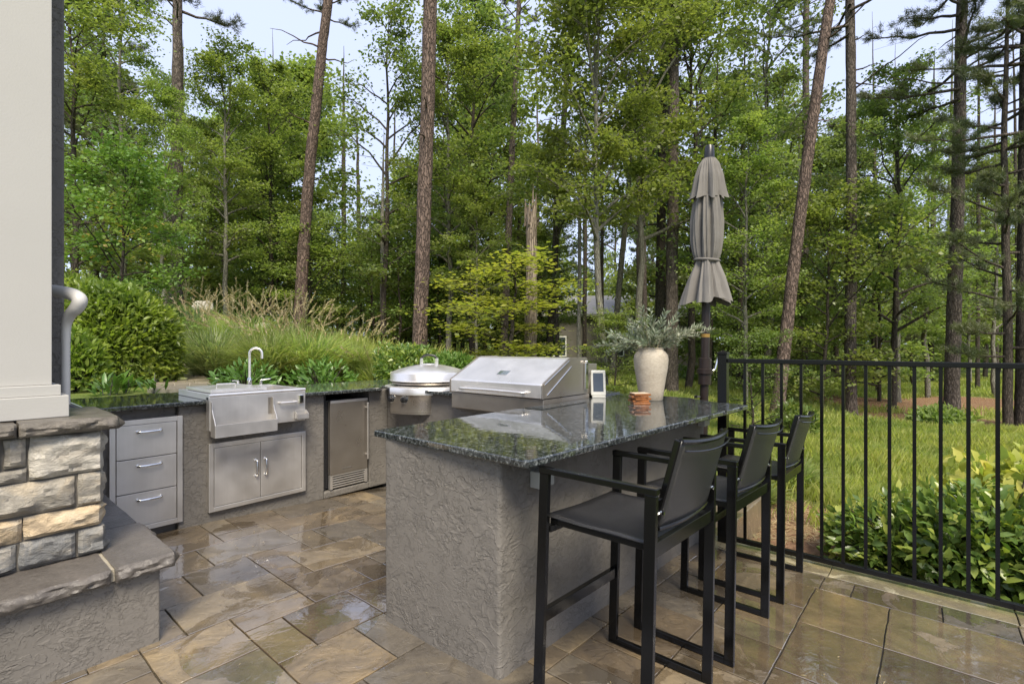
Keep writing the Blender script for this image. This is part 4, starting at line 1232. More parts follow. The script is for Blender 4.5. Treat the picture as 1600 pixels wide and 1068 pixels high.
def cards(rg, C, size, up=1.0, aspect=0.7, droop=0.25):
    n = len(C); az = rg.uniform(0, 2 * np.pi, n)
    D = np.stack([np.cos(az), np.sin(az), rg.normal(-droop, 0.35, n)], 1)
    N = np.stack([rg.normal(0, 0.5, n), rg.normal(0, 0.5, n), np.full(n, up)], 1)
    s = size * rg.uniform(0.65, 1.3, n)
    return leafcards(C - D * (s * 0.5)[:, None], D, N, s, s * aspect, 0.15)


def gen_decid(seed, H, Rr, f0=0.25, nb=26, per=36, leaf=0.13, sub=6, lean=0.02, r0=None, flat=0.10, spread=0.30):
    rg = np.random.default_rng(seed)
    t = np.linspace(0, 1, 14)
    wx = np.cumsum(rg.normal(0, lean, 14)) * H / 4; wy = np.cumsum(rg.normal(0, lean, 14)) * H / 4
    tr = np.stack([wx - wx[0], wy - wy[0], t * H], 1)
    r0 = r0 or H * 0.011
    parts = [tube_np(tr, r0 * (1 - t) ** 0.8 + 0.012, 9)]
    L = []
    for b in range(nb):
        q = f0 + (1 - f0) * ((b + 0.5) / nb) ** 0.9
        if rg.uniform() < 0.12: continue
        base = np.array([np.interp(q, t, tr[:, k]) for k in range(3)])
        az = b * 2.399 + rg.normal(0, 0.5)
        uq = (q - f0) / (1 - f0); pr = 1 - uq
        ln = Rr * (0.12 + 0.95 * math.sin(math.pi * min(0.97, 0.16 + 0.80 * uq)) ** 0.75) * rg.uniform(0.5, 1.2) * (1 + 0.25 * math.sin(az * 2 + seed) + 0.2 * math.sin(q * 17 + seed))
        el = math.radians(14 + 44 * q) + rg.normal(0, 0.18)
        d = np.array([math.cos(az) * math.cos(el), math.sin(az) * math.cos(el), math.sin(el)])
        s = np.linspace(0, 1, 6)
        pts = base + d * ln * s[:, None] + np.array([0, 0, -0.22 * ln]) * (s ** 2)[:, None] + rg.normal(0, 0.03 * ln, (6, 3)) * s[:, None]
        parts.append(tube_np(pts, r0 * 0.34 * (0.4 + pr) * (1 - s * 0.85) + 0.005, 5))
        for k in range(sub):
            u = 0.28 + 0.72 * (k + rg.uniform(0, 1)) / sub
            sb = np.array([np.interp(u, s, pts[:, c]) for c in range(3)])
            a2 = az + rg.choice([-1, 1]) * rg.uniform(0.3, 1.1)
            d2 = np.array([math.cos(a2), math.sin(a2), rg.normal(0.05, 0.18)])
            l2 = (0.40 * ln * (1.25 - u) + 0.35) * rg.uniform(0.7, 1.2)
            e = sb + d2 * l2
            parts.append(tube_np(np.stack([sb, (sb + e) / 2 + [0, 0, 0.04], e]), [0.012, 0.008, 0.004], 3))
            n = max(6, int(per * rg.uniform(0.4, 1.5)))
            w_ = rg.uniform(0.1, 1.15, n)[:, None]
            C = sb + (e - sb) * w_ + rg.normal(0, 1, (n, 3)) * np.array([spread, spread, flat]) * (0.5 + 0.5 * l2)
            L.append(C)
    C = np.concatenate(L)
    return join(parts), cards(rg, C, leaf)


def gen_pine(seed, H, Rr, f0=0.45, nb=34, tufts=13, needles=46, nl=0.20, r0=None, lean=0.01):
    rg = np.random.default_rng(seed)
    t = np.linspace(0, 1, 16)
    wx = np.cumsum(rg.normal(0, lean, 16)) * H / 5; wy = np.cumsum(rg.normal(0, lean, 16)) * H / 5
    tr = np.stack([wx - wx[0], wy - wy[0], t * H], 1)
    r0 = r0 or H * 0.0105
    parts = [tube_np(tr, r0 * (1 - t) ** 0.6 + 0.015, 10)]
    ntr = 1
    Vn, Fn = [], []
    tc = []; td = []
    for b in range(nb):
        q = f0 + (1 - f0) * (b + rg.uniform(0, 1)) / nb
        base = np.array([np.interp(q, t, tr[:, k]) for k in range(3)])
        az = b * 2.399 + rg.normal(0, 0.6); pr = 1 - (q - f0) / (1 - f0)
        ln = Rr * (0.25 + 0.8 * pr ** 0.7) * rg.uniform(0.5, 1.15)
        el = math.radians(rg.uniform(-5, 30))
        d = np.array([math.cos(az) * math.cos(el), math.sin(az) * math.cos(el), math.sin(el)])
        s = np.linspace(0, 1, 7)
        pts = base + d * ln * s[:, None] + np.array([0, 0, 0.15 * ln]) * (s ** 2)[:, None] - np.array([0, 0, 0.12 * ln]) * s[:, None] + rg.normal(0, 0.03 * ln, (7, 3)) * s[:, None]
        parts.append(tube_np(pts, r0 * 0.28 * (1 - s * 0.8) + 0.006, 5))
        for k in range(tufts):
            u = rg.uniform(0.35, 1.02)
            sb = np.array([np.interp(min(u, 1), s, pts[:, c]) for c in range(3)])
            a2 = az + rg.normal(0, 0.9)
            d2 = unit(np.array([math.cos(a2), math.sin(a2), rg.uniform(0.0, 0.7)]))
            l2 = rg.uniform(0.15, 0.75) * (0.5 + 0.2 * ln)
            e = sb + d2 * l2
            parts.append(tube_np(np.stack([sb, e]), [0.010, 0.005], 3))
            tc.append(e); td.append(d2)
            tc.append(sb + d2 * l2 * 0.55); td.append(d2)
    tc = np.array(tc); td = np.array(td); n = len(tc)
    C = np.repeat(tc, needles, 0); B = np.repeat(td, needles, 0)
    D = B * 0.7 + rg.normal(0, 0.62, C.shape); D[:, 2] += 0.15; D /= np.linalg.norm(D, axis=1, keepdims=True)
    S = np.cross(D, rg.normal(0, 1, C.shape)); S /= np.linalg.norm(S, axis=1, keepdims=True)
    l = nl * rg.uniform(0.6, 1.2, len(C))[:, None]; wv = 0.0085
    C = C + rg.normal(0, 0.05, C.shape)
    V = np.stack([C - S * wv, C + S * wv, C + D * l], 1).reshape(-1, 3)
    Fq = np.arange(len(C) * 3).reshape(-1, 3)
    gen_pine.br = join(parts[1:])
    return join(parts), (V, Fq)


TREES = {}
def variant(key, gen, bark, leafm, **kw):
    (TV, TF), (LV, LF) = gen(**kw)
    TREES[key] = [np_mesh(key + "_trunk", TV, TF, bark, True), np_mesh(key + "_crown", LV, LF, leafm)]
    if gen is gen_pine: TREES[key].append(np_mesh(key + "_branches", gen_pine.br[0], gen_pine.br[1], bark, True))
variant("mapleA", gen_decid, BARKD, L_MAPLE, seed=1, H=12, Rr=3.7, f0=0.10, nb=44, sub=9, per=62, leaf=0.15)
variant("mapleB", gen_decid, BARKG, L_MAPLE, seed=2, H=12, Rr=3.3, f0=0.16, nb=40, sub=9, per=56, leaf=0.145)
variant("mapleH", gen_decid, BARKG, L_MAPLE, seed=22, H=12, Rr=4.0, f0=0.34, nb=44, sub=9, per=60, leaf=0.15)
variant("oakA", gen_decid, BARKD, L_DEEP, seed=3, H=13, Rr=3.7, f0=0.20, nb=42, sub=8, per=54, leaf=0.15)
variant("oakB", gen_decid, BARKG, L_DEEP, seed=4, H=13, Rr=3.1, f0=0.28, nb=36, sub=8, per=48, leaf=0.145)
variant("slim", gen_decid, BARKD, L_DEEP, seed=5, H=11, Rr=2.1, f0=0.16, nb=30, sub=7, per=40, leaf=0.14)
variant("lime", gen_decid, BARKD, L_LIME, seed=6, H=5, Rr=1.9, f0=0.08, nb=22, sub=6, per=46, leaf=0.11)
variant("under", gen_decid, BARKD, L_MAPLE, seed=7, H=5, Rr=2.4, f0=0.06, nb=28, sub=7, per=60, leaf=0.12)
variant("bushA", gen_decid, BARKD, L_MAPLE, seed=17, H=10, Rr=3.4, f0=0.04, nb=44, sub=8, per=52, leaf=0.21, spread=0.4)
variant("bushB", gen_decid, BARKD, L_DEEP, seed=18, H=10, Rr=3.0, f0=0.08, nb=40, sub=8, per=52, leaf=0.20, spread=0.4)
variant("pineA", gen_pine, BARKP, L_PINE, seed=8, H=20, Rr=3.6, f0=0.32)
variant("pineB", gen_pine, BARKP, L_PINE, seed=9, H=20, Rr=3.0, f0=0.50, nb=28)
variant("pineC", gen_pine, BARKD, L_PINE, seed=10, H=13, Rr=2.6, f0=0.15, nb=36)

NAMES = dict(mapleH="maple_tree", bushA="maple_tree", bushB="oak_tree", mapleA="maple_tree", mapleB="maple_tree", oakA="oak_tree", oakB="oak_tree", slim="slender_tree", lime="sapling", under="understory_tree", pineA="pine_tree", pineB="pine_tree", pineC="pine_tree")
trng = random.Random(77)
def plant(key, px, Z, ytop=None, H=None, label=None, group=None, cat="tree", rz=None, wide=1.0, mat=None, lean=(0, 0)):
    x, y, _ = at(px, Z); z = gz(x, y) - 0.05
    base = {"mapleH": 12, "bushA": 10, "bushB": 10, "mapleA": 12, "mapleB": 12, "oakA": 13, "oakB": 13, "slim": 11, "lime": 5, "under": 5, "pineA": 20, "pineB": 20, "pineC": 13}[key]
    h = H if H else max(2.0, zat(ytop, Z) - z)
    s = h / base
    sw = wide * (s if s < 1.25 else 1.25 + (s - 1.25) * 0.5)
    e = empty(NAMES[key], (x, y, z), trng.uniform(0, 6.28) if rz is None else rz, label, cat, group)
    e.rotation_euler[0], e.rotation_euler[1] = lean
    e.scale = (sw, sw, s)
    tm, cm = TREES[key][:2]
    link("trunk", tm, e)
    c = link("crown", cm, e)
    c["kind"] = "stuff"
    return e


# trunks that can be followed in the picture: (base px, depth, top px at y=0, base width px, bark, label ...)
def trunk_tree(name, px0, Z, px1, wpx, barkm, label, ytop=-260, crown=None, y1=0, wtop=None, group=None, limbs=0, seed=0, crown_from=-40, bend=0.0):
    rg = np.random.default_rng(seed + 400)
    x, y, _ = at(px0, Z); z = gz(x, y) - 0.1
    yb = 540 + F * (CAMH - z) / Z
    e = empty(name, (x, y, z), 0, label, "tree", group)
    zt = zat(ytop, Z)
    n = 60
    zz = np.linspace(z, zt, n)
    py = 540 + F * (CAMH - zz) / Z
    fr = (yb - py) / (yb - y1)
    px = px0 + (px1 - px0) * fr + bend * np.sin(np.clip(fr, 0, 1.3) * math.pi) + rg.normal(0, 0.4, n).cumsum() * 0.5
    P = np.stack([np.array(at(p, Z)) for p in px]); P[:, 2] = zz
    P -= np.array([x, y, z])
    wpx = wpx * 0.9; wtop = wtop * 0.9 if wtop else None
    r = wpx / 2 * Z / F
    rt = (wtop or wpx * 0.8) / 2 * Z / F
    rad = np.interp(fr, [0, 1, 1.6], [r, rt, rt * 0.7]) * (1 if crown else np.clip(1.08 - np.linspace(0, 1, n) ** 3, 0.1, 1)) * (1 + 0.35 * np.exp(-np.arange(n) * (zt - z) / n / 0.25))
    big = wpx >= 14
    V, Fq = tube_np(P, rad, 26 if big else 12, 0.035 if big else 0.02, rg)
    parts = [(V, Fq)]
    tips = []
    for k in range(limbs):
        q = rg.uniform(0.42, 0.9); i = int(q * (n - 1)); az = rg.uniform(0, 6.28)
        l_ = rg.uniform(0.5, 2.6); d = np.array([math.cos(az), math.sin(az), rg.uniform(-0.1, 0.5)])
        s = np.linspace(0, 1, 6)[:, None]
        pts = P[i] + d * l_ * s + np.array([0, 0, 0.25]) * l_ * s ** 2 * rg.uniform(-1, 1) + rg.normal(0, 0.04 * l_, (6, 3)) * s
        parts.append(tube_np(pts, np.linspace(rad[i] * 0.22, 0.006, 6), 6))
    V, Fq = join(parts)
    link("trunk", np_mesh("trunk", V, Fq, barkm, True), e)
    if crown:
        cm = TREES[crown][1]
        c = link("crown", cm, e); c["kind"] = "stuff"
        # lift the shared crown so that it starts near the top of the picture
        bs = {"pineA": (20, 0.32), "pineB": (20, 0.50)}[crown]
        zc = zat(crown_from, Z) - z
        sc_ = 0.8 if px0 > 1300 or px0 < 300 else 0.5
        i = int(np.argmin(abs(P[:, 2] - zc)))
        off = P[i]
        c.scale = (sc_, sc_, sc_); c.location = (off[0], off[1], zc - bs[0] * bs[1] * sc_)
        br = link("branches", TREES[crown][2], e); br["kind"] = "stuff"; br.scale = (sc_, sc_, sc_); br.location = c.location
    return e

trunk_tree("pine_tree", 655, 12.5, 673, 25, BARKR, "tall straight pine with flaky reddish bark rising behind the round cooktop", crown="pineB", seed=1, limbs=5, crown_from=-60, wtop=23)
trunk_tree("pine_tree", 276, 15.5, 277, 22, BARKP, "tall grey-brown pine trunk behind the rounded hedge", crown="pineB", seed=2, limbs=9, crown_from=20, wtop=14)
trunk_tree("pine_tree", 466, 17, 512, 21, BARKR, "reddish pine leaning right above the ornamental grasses, forked near its top", crown="pineB", seed=3, limbs=7, wtop=15, crown_from=30, bend=-6)
trunk_tree("pine_tree", 1213, 13.5, 1297, 21, BARKR, "reddish pine leaning right behind the railing corner", crown="pineB", seed=4, limbs=4, wtop=16, crown_from=-80, bend=-4)
trunk_tree("pine_tree", 1329, 16, 1328, 18, BARKP, "straight brown pine on the meadow right of the leaning pine", crown="pineA", seed=5, limbs=8, wtop=14, crown_from=60)
trunk_tree("pine_tree", 1486, 15, 1503, 22, BARKP, "thick dark pine among low pine straw at the right of the meadow", crown="pineA", seed=6, limbs=9, wtop=15, crown_from=160)
trunk_tree("pine_tree", 1598, 13, 1606, 22, BARKD, "dark pine trunk cut by the right edge beyond the yellow shrub", crown="pineA", seed=7, limbs=5, wtop=18, crown_from=230)
trunk_tree("pine_tree", 1050, 17, 1052, 22, BARKP, "stout brown trunk directly behind the vase", crown="pineB", seed=8, limbs=6, wtop=16, crown_from=0)
trunk_tree("pine_tree", 1030, 19, 1038, 17, BARKD, "dark trunk just left of the stout brown one behind the vase", crown="pineB", seed=9, limbs=6, wtop=12, crown_from=0)
trunk_tree("pine_tree", 786, 20, 812, 14, BARKP, "bare brown trunk against the sky left of the broken snag", crown="pineB", seed=10, limbs=5, wtop=8, crown_from=60)
trunk_tree("pine_tree", 856, 21, 893, 13, BARKD, "dark trunk leaning right just behind the broken snag", crown="pineB", seed=11, limbs=5, wtop=8, crown_from=40)
trunk_tree("pine_tree", 1254, 22, 1262, 15, BARKP, "slim brown trunk immediately right of the leaning pine's foot", crown="pineB", seed=12, limbs=4, wtop=9, crown_from=60)
trunk_tree("slender_tree", 598, 17, 596, 9, BARKG, "thin grey trunk left of the flaky pine", seed=13, limbs=5, wtop=5, ytop=200)
trunk_tree("slender_tree", 904, 16, 908, 7, BARKG, "pale thin pole-like trunk right of the grill", seed=14, limbs=2, wtop=5, ytop=120)
trunk_tree("slender_tree", 955, 20, 1008, 11, BARKG, "pale grey trunk leaning right behind the olive branches", seed=15, limbs=5, wtop=7, ytop=60)
trunk_tree("slender_tree", 1400, 19, 1404, 13, BARKG, "grey trunk on the pine straw between the two right-hand pines", seed=16, limbs=5, wtop=6, ytop=150)
trunk_tree("slender_tree", 1106, 20, 1124, 11, BARKD, "dark trunk behind the umbrella pole", seed=17, limbs=5, wtop=7, ytop=60)
trunk_tree("slender_tree", 1157, 21, 1165, 14, BARKD, "dark trunk between umbrella and leaning pine", seed=18, limbs=6, wtop=7, ytop=40)

# broken snag
sg = at(829, 12.6); sz = gz(sg[0], sg[1]) - 0.1
sn = empty("broken_snag", (sg[0], sg[1], sz), label="dead trunk snapped off in a splintered top behind the grill", cat="dead tree")
hh = zat(335, 12.6) - sz
rg = np.random.default_rng(3)
zz = np.linspace(0, hh, 40); P = np.stack([0.05 * np.sin(zz * 0.7), 0.04 * np.cos(zz * 0.5), zz], 1)
V, Fq = tube_np(P, np.interp(zz, [0, hh], [0.165, 0.135]), 22, 0.05, rg)
V[-22:, 2] += rg.uniform(-0.15, 0.25, 22)
link("trunk", np_mesh("trunk", V, Fq, SNAGW, True), sn)
m = MB()
for k, (a_, l_) in enumerate(((0.2, 0.85), (1.9, 0.42), (3.6, 0.30), (5.0, 0.55))):
    c0 = Vector((0.12 * math.cos(a_), 0.12 * math.sin(a_), hh - 0.3)); m.tube([c0, c0 + Vector((0.01, 0, 0.3)), c0 + Vector((0.03 * math.cos(a_), 0.03 * math.sin(a_), 0.3 + l_))], [0.07, 0.06, 0.006], 6, flat=0.5)
m.build("splinters", SNAGW, sn)

# leafy trees of the first rows, each told apart by where it stands
first = [("mapleB", 258, 13.2, 150, "light maple whose leaves cross the grey-brown pine trunk"),
         ("under", 1374, 19.0, 330, "small maple whose leaves cross the straight meadow pine"),
         ("mapleA", 118, 12.5, -50, "dense yellow-green maple at far left behind the column"),
         ("oakB", 190, 17, -40, "loose oak rising behind the far-left maple"),
         ("mapleB", 352, 17, 95, "rounded green maple right of the grey-brown pine"),
         ("mapleA", 425, 19, 110, "broad dark-stemmed maple above the ornamental grasses"),
         ("mapleA", 330, 24, 200, "maple filling the gap behind the grey-brown pine"),
         ("slim", 596, 17, 20, "narrow tree with sparse crown left of the flaky pine"),
         ("mapleB", 700, 17, 60, "leafy maple right of the flaky pine"),
         ("oakA", 740, 19, -10, "tall oak whose crown meets the sky left of the snag"),
         ("mapleB", 745, 16, 300, "low maple foliage above the grill"),
         ("slim", 868, 18, 210, "narrow tree with dark leaves beside the broken snag"),
         ("mapleH", 945, 13.5, -60, "big bright maple hanging over the vase"),
         ("mapleH", 1000, 17, -50, "maple with grey stem behind the big bright one"),
         ("oakA", 1075, 19, -20, "tall oak straight behind the umbrella"),
         ("mapleB", 1165, 15, 205, "layered maple between umbrella and leaning pine"),
         ("oakB", 1200, 21, -40, "tall oak with open crown behind the leaning pine"),
         ("under", 1285, 16, 330, "small layered tree left of the straight meadow pine"),
         ("oakA", 1395, 17, 120, "dense dark oak between the two meadow pines"),
         ("mapleB", 1450, 21, 210, "maple partly hidden by the thick dark pine"),
         ("oakB", 1555, 20, 260, "pale oak standing right of the thick dark pine"),
         ("pineC", 1575, 13, -50, "bushy pine whose needles fill the upper right corner"),
         ("pineC", 165, 21, -30, "pine top showing over the far-left maple"),
         ("mapleA", 835, 24, 240, "maple crown behind the snag and the bare trunk"),
         ("oakA", 1330, 24, 190, "broad oak behind the straight meadow pine")]
for k, (key, px, Z, yt, lb) in enumerate(first): plant(key, px, Z, yt, label=lb, rz=k * 1.9, wide=0.78)

WHERE = [(300, "left, above the hedge and path"), (520, "behind the ornamental grasses"), (700, "behind the flaky pine"), (900, "above the grill"), (1100, "behind the vase and umbrella"), (1300, "beyond the near railing end"), (1470, "across the meadow"), (1700, "beyond the thick dark pine")]
def where(px): return next(w_ for lim, w_ in WHERE if px < lim)
for k in range(54):
    px = 90 + k * 29 + trng.uniform(-12, 12); Z = trng.uniform(23, 38)
    if 870 < px < 1035: Z += 30
    key = trng.choice(["bushA", "bushA", "bushB", "bushB", "slim", "pineC"])
    left_gap = (500 < px < 615) or (775 < px < 865) or (1395 < px < 1490)
    yt = trng.uniform(350, 400) if left_gap else trng.uniform(120, 340)
    if px > 1120 and key[:4] == 'bush': key = trng.choice(['mapleA', 'oakA', 'mapleB', 'oakB'])
    kind = "conifer" if key == "pineC" else "slender leafy tree" if key == "slim" else "bright broad maple" if key in ("bushA", "mapleA", "mapleB") else "dark broad oak"
    plant(key, px, Z, yt, label=kind + " deeper in the wood, " + where(px), group=kind + " row deep in the wood, " + where(px), cat="tree", wide=0.85)
for k in range(44):
    px = 280 + k * 30 + trng.uniform(-14, 14); Z = trng.uniform(17, 31)
    if 870 < px < 1110: Z = 48
    if px > 1230: Z = trng.uniform(32, 44)
    key = trng.choice(["under", "under", "lime"])
    H = trng.uniform(2.6, 5.4)
    kind = "bright small sapling" if key == "lime" else "small layered tree"
    plant(key, px, Z, H=H, label=kind + " under the tall wood, " + where(px), group=kind + " row under the tall wood, " + where(px), cat="small tree")
for k in range(40):
    px = 110 + k * 38 + trng.uniform(-14, 14); Z = trng.uniform(22, 40)
    trunk_tree("slender_tree", px, Z, px + trng.uniform(-14, 18), trng.uniform(5, 9), trng.choice([BARKD, BARKD, BARKG, BARKP]), "slim bare stem in the deeper wood, " + where(px), ytop=trng.uniform(-20, 200), group="slim bare stems, " + where(px), seed=50 + k, limbs=3)

# far wood, one mass
rg = np.random.default_rng(99)
n = 170000
px = rg.uniform(40, 1640, n); Zf = rg.uniform(48, 80, n)
top = 400 + 34 * np.sin(px * 0.021) + 22 * np.sin(px * 0.063 + 1) + 14 * np.sin(px * 0.17)
py = top + (575 - top) * rg.uniform(0, 1, n) ** 0.8
r = (px - 800) / F
C = np.stack([Zf * (UX * r + UY), Zf * (-UY * r + UX), CAMH - (py - 540) * Zf / F], 1)
V, Fq = cards(rg, C, 0.42)
o = link("distant_woods", np_mesh("distant_woods", V, Fq, L_MAPLE)); tag(o, "far leafy wood closing the view behind every tree", "woods", kind="stuff")

# named understory near the grill and railing
e = plant("lime", 806, 11.0, 424, label="yellow-green young maple arching over the grill's hood", cat="small tree", rz=0.4, wide=2.0)
for c in e.children:
    if c.name.startswith("crown"):
        me_ = c.data.copy(); me_.materials.clear(); me_.materials.append(L_YEL); c.data = me_
plant("lime", 1175, 9.5, 520, label="bright low sapling right of the umbrella behind the railing", cat="small tree", rz=2.0)
plant("under", 960, 12.5, 560, label="low leafy sapling between the display unit and the vase", cat="small tree", rz=1.0)
plant("under", 1225, 18, 480, label="small layered tree at the foot of the leaning pine", cat="small tree", rz=1.6)

# ------------------------------------------------------------------ shrubs
def shrub(name, px, Z, pytop, wpx, label, leafm, leaf=0.055, n=9000, depth=None, shell=0.55, aspect=0.45, lumps=9, seed=0, pybase=None, singles=0, stems=True, up=0.8, category="shrub"):
    rg = np.random.default_rng(seed + 900)
    x, y, _ = at(px, Z); z = gz(x, y) - 0.03 if pybase is None else zat(pybase, Z)
    h = zat(pytop, Z) - z; a = wpx / 2 * Z / F; dpt = depth or a
    e = empty(name, (x, y, z), 0, label, category)
    d = rg.normal(0, 1, (n, 3)); d /= np.linalg.norm(d, axis=1, keepdims=True)
    d[:, 2] = np.abs(d[:, 2]) * 1.0 - 0.15
    ld = rg.normal(0, 1, (lumps, 3)); ld /= np.linalg.norm(ld, axis=1, keepdims=True); ld[:, 2] = abs(ld[:, 2])
    lump = 1 + 0.16 * (np.exp(-((d[:, None] - ld[None]) ** 2).sum(-1) / 0.12)).sum(1)
    rr = (shell + (1 - shell) * rg.uniform(0, 1, n) ** 0.5) * lump / 1.12
    # camera-right / camera-forward axes for the footprint
    C = (d[:, :1] * camR * a + d[:, 1:2] * camF * dpt) * rr[:, None]
    C[:, 2] = (0.14 + 0.86 * np.sign(d[:, 2]) * np.abs(d[:, 2]) ** 0.62) * rr * h * 0.95
    C[:, 2] = np.maximum(C[:, 2], 0.02)
    out = C - np.array([0, 0, h * 0.25]); out /= (np.linalg.norm(out, axis=1, keepdims=True) + 1e-9)
    D = out * 0.8 + rg.normal(0, 0.55, (n, 3)); D[:, 2] += 0.25
    N = out * 0.5 + rg.normal(0, 0.45, (n, 3)); N[:, 2] += up
    s = leaf * rg.uniform(0.6, 1.25, n)
    k = n - singles
    V, Fq = leafcards(C[:k], D[:k], N[:k], s[:k], s[:k] * aspect, 0.16, True)
    o = link("foliage", np_mesh("foliage", V, Fq, leafm), e); tag(o, kind="stuff")
    if stems:
        m = MB()
        for q in range(9):
            az = rg.uniform(0, 6.28); rr_ = rg.uniform(0.15, 0.6)
            tip = camR * a * rr_ * math.cos(az) + camF * dpt * rr_ * math.sin(az)
            m.tube([(tip[0] * 0.15, tip[1] * 0.15, 0), (tip[0] * 0.5, tip[1] * 0.5, h * 0.35), (tip[0], tip[1], h * 0.75)], [0.014, 0.010, 0.004], 5)
        m.build("stem", BARKD, e)
    if singles:
        V, Fq = leafcards(np.zeros((1, 3)), np.array([[0, 1.0, 0]]), np.array([[0, 0, 1.0]]), 1.0, aspect, 0.16, True)
        lm = np_mesh("leaf", V, Fq, leafm)
        for q in range(k, n):
            # the nearest, biggest leaves are single objects
            ax = Vector(D[q]).normalized(); nn_ = Vector(N[q]); sdv = ax.cross(nn_).normalized(); nn_ = sdv.cross(ax)
            c = Vector(C[q]); cc_ = np.array(c)
            f_ = float(cc_ @ camF)
            if f_ > 0: c = c - Vector(camF) * f_ * 1.7
            M = Matrix(((sdv.x, ax.x, nn_.x, c.x), (sdv.y, ax.y, nn_.y, c.y), (sdv.z, ax.z, nn_.z, c.z), (0, 0, 0, 1)))
            o = link("leaf", lm, e); o.matrix_local = M @ Matrix.Scale(float(s[q]) * 1.15, 4)
    return e

shrub("rounded_hedge", 176, 6.9, 432, 205, "large rounded bright green hedge beside the column", L_HEDGE, 0.115, 14000, shell=0.72, seed=1, aspect=0.36, lumps=14, depth=0.85, pybase=620, category="hedge")
shrub("rounded_hedge", 120, 5.9, 500, 90, "lower part of bright hedge growth right behind the handrail post", L_HEDGE, 0.11, 2500, seed=2, aspect=0.36, pybase=630, category="hedge")
shrub("broadleaf_shrub", 505, 6.6, 556, 120, "low broadleaf shrub in front of the ornamental grass right of the faucet", L_LAUR, 0.115, 560, seed=3, pybase=618, depth=0.3, shell=0.05, up=0.1, aspect=0.3)
shrub("broadleaf_shrub", 385, 6.2, 562, 110, "low broadleaf shrub directly behind the faucet", L_LAUR, 0.115, 480, seed=4, pybase=618, depth=0.3, shell=0.05, up=0.1, aspect=0.3)
shrub("camellia_shrub", 640, 7.4, 520, 110, "dark glossy shrub behind the round cooktop", L_CAM, 0.075, 4200, seed=5, pybase=610, shell=0.4)
shrub("camellia_shrub", 702, 7.0, 536, 84, "yellow-green leafy shrub between cooktop and grill hood", L_LIME, 0.085, 2200, seed=6, pybase=610, shell=0.4)
shrub("camellia_shrub", 1395, 4.0, 775, 200, "glossy green camellia right outside the railing, the smaller one", L_CAM, 0.095, 2300, seed=7, shell=0.25, singles=130, depth=0.42, aspect=0.5)
shrub("camellia_shrub", 1520, 3.65, 728, 200, "glossy green camellia right outside the railing at the picture's lower right", L_CAM, 0.095, 2700, seed=8, shell=0.25, singles=150, depth=0.42, aspect=0.5)
shrub("camellia_shrub", 1640, 3.4, 745, 170, "glossy green camellia reaching past the right edge outside the railing", L_CAM, 0.095, 1800, seed=18, shell=0.3, depth=0.4, aspect=0.5)
shrub("yellow_shrub", 1570, 4.3, 672, 190, "pale yellow-leaved shrub above the camellia by the railing", L_YSHR, 0.12, 900, seed=9, shell=0.1, singles=110, depth=0.4, aspect=0.7)
shrub("fern_clump", 1470, 13, 635, 90, "grey-green fern mound beneath the thick dark pine", L_MAPLE, 0.16, 1500, seed=10, shell=0.3)
shrub("fern_clump", 1240, 10, 620, 80, "leafy weeds behind the railing at the leaning pine", L_LIME, 0.11, 1300, seed=11, shell=0.3)
shrub("fern_clump", 1060, 26, 570, 70, "low bright bush on the distant lawn behind the vase", L_LIME, 0.2, 900, seed=12, shell=0.3)

# golden-flecked small tree above the hedge
yt_ = plant("under", 185, 9.5, 262, label="small light green tree with yellow flecks above the rounded hedge", cat="small tree", rz=0.7, wide=0.82)
for c in yt_.children:
    if c.name.startswith("crown"):
        me_ = c.data.copy(); me_.materials.clear(); me_.materials.append(L_LIME); c.data = me_
rg = np.random.default_rng(71); n = 90
pp = np.stack([np.array(at(a_, 9.0)) for a_ in rg.normal(190, 38, n)]); pp[:, 2] = CAMH - (rg.normal(372, 24, n) - 540) * 9.0 / F
V, Fq = cards(rg, pp + rg.normal(0, 0.25, pp.shape), 0.085)
V -= np.array(yt_.location); Minv = np.array(yt_.matrix_basis.to_3x3().inverted()); V = V @ Minv.T
o = link("yellow_leaves", np_mesh("yellow_leaves", V, Fq, L_GOLD), yt_); o["kind"] = "stuff"

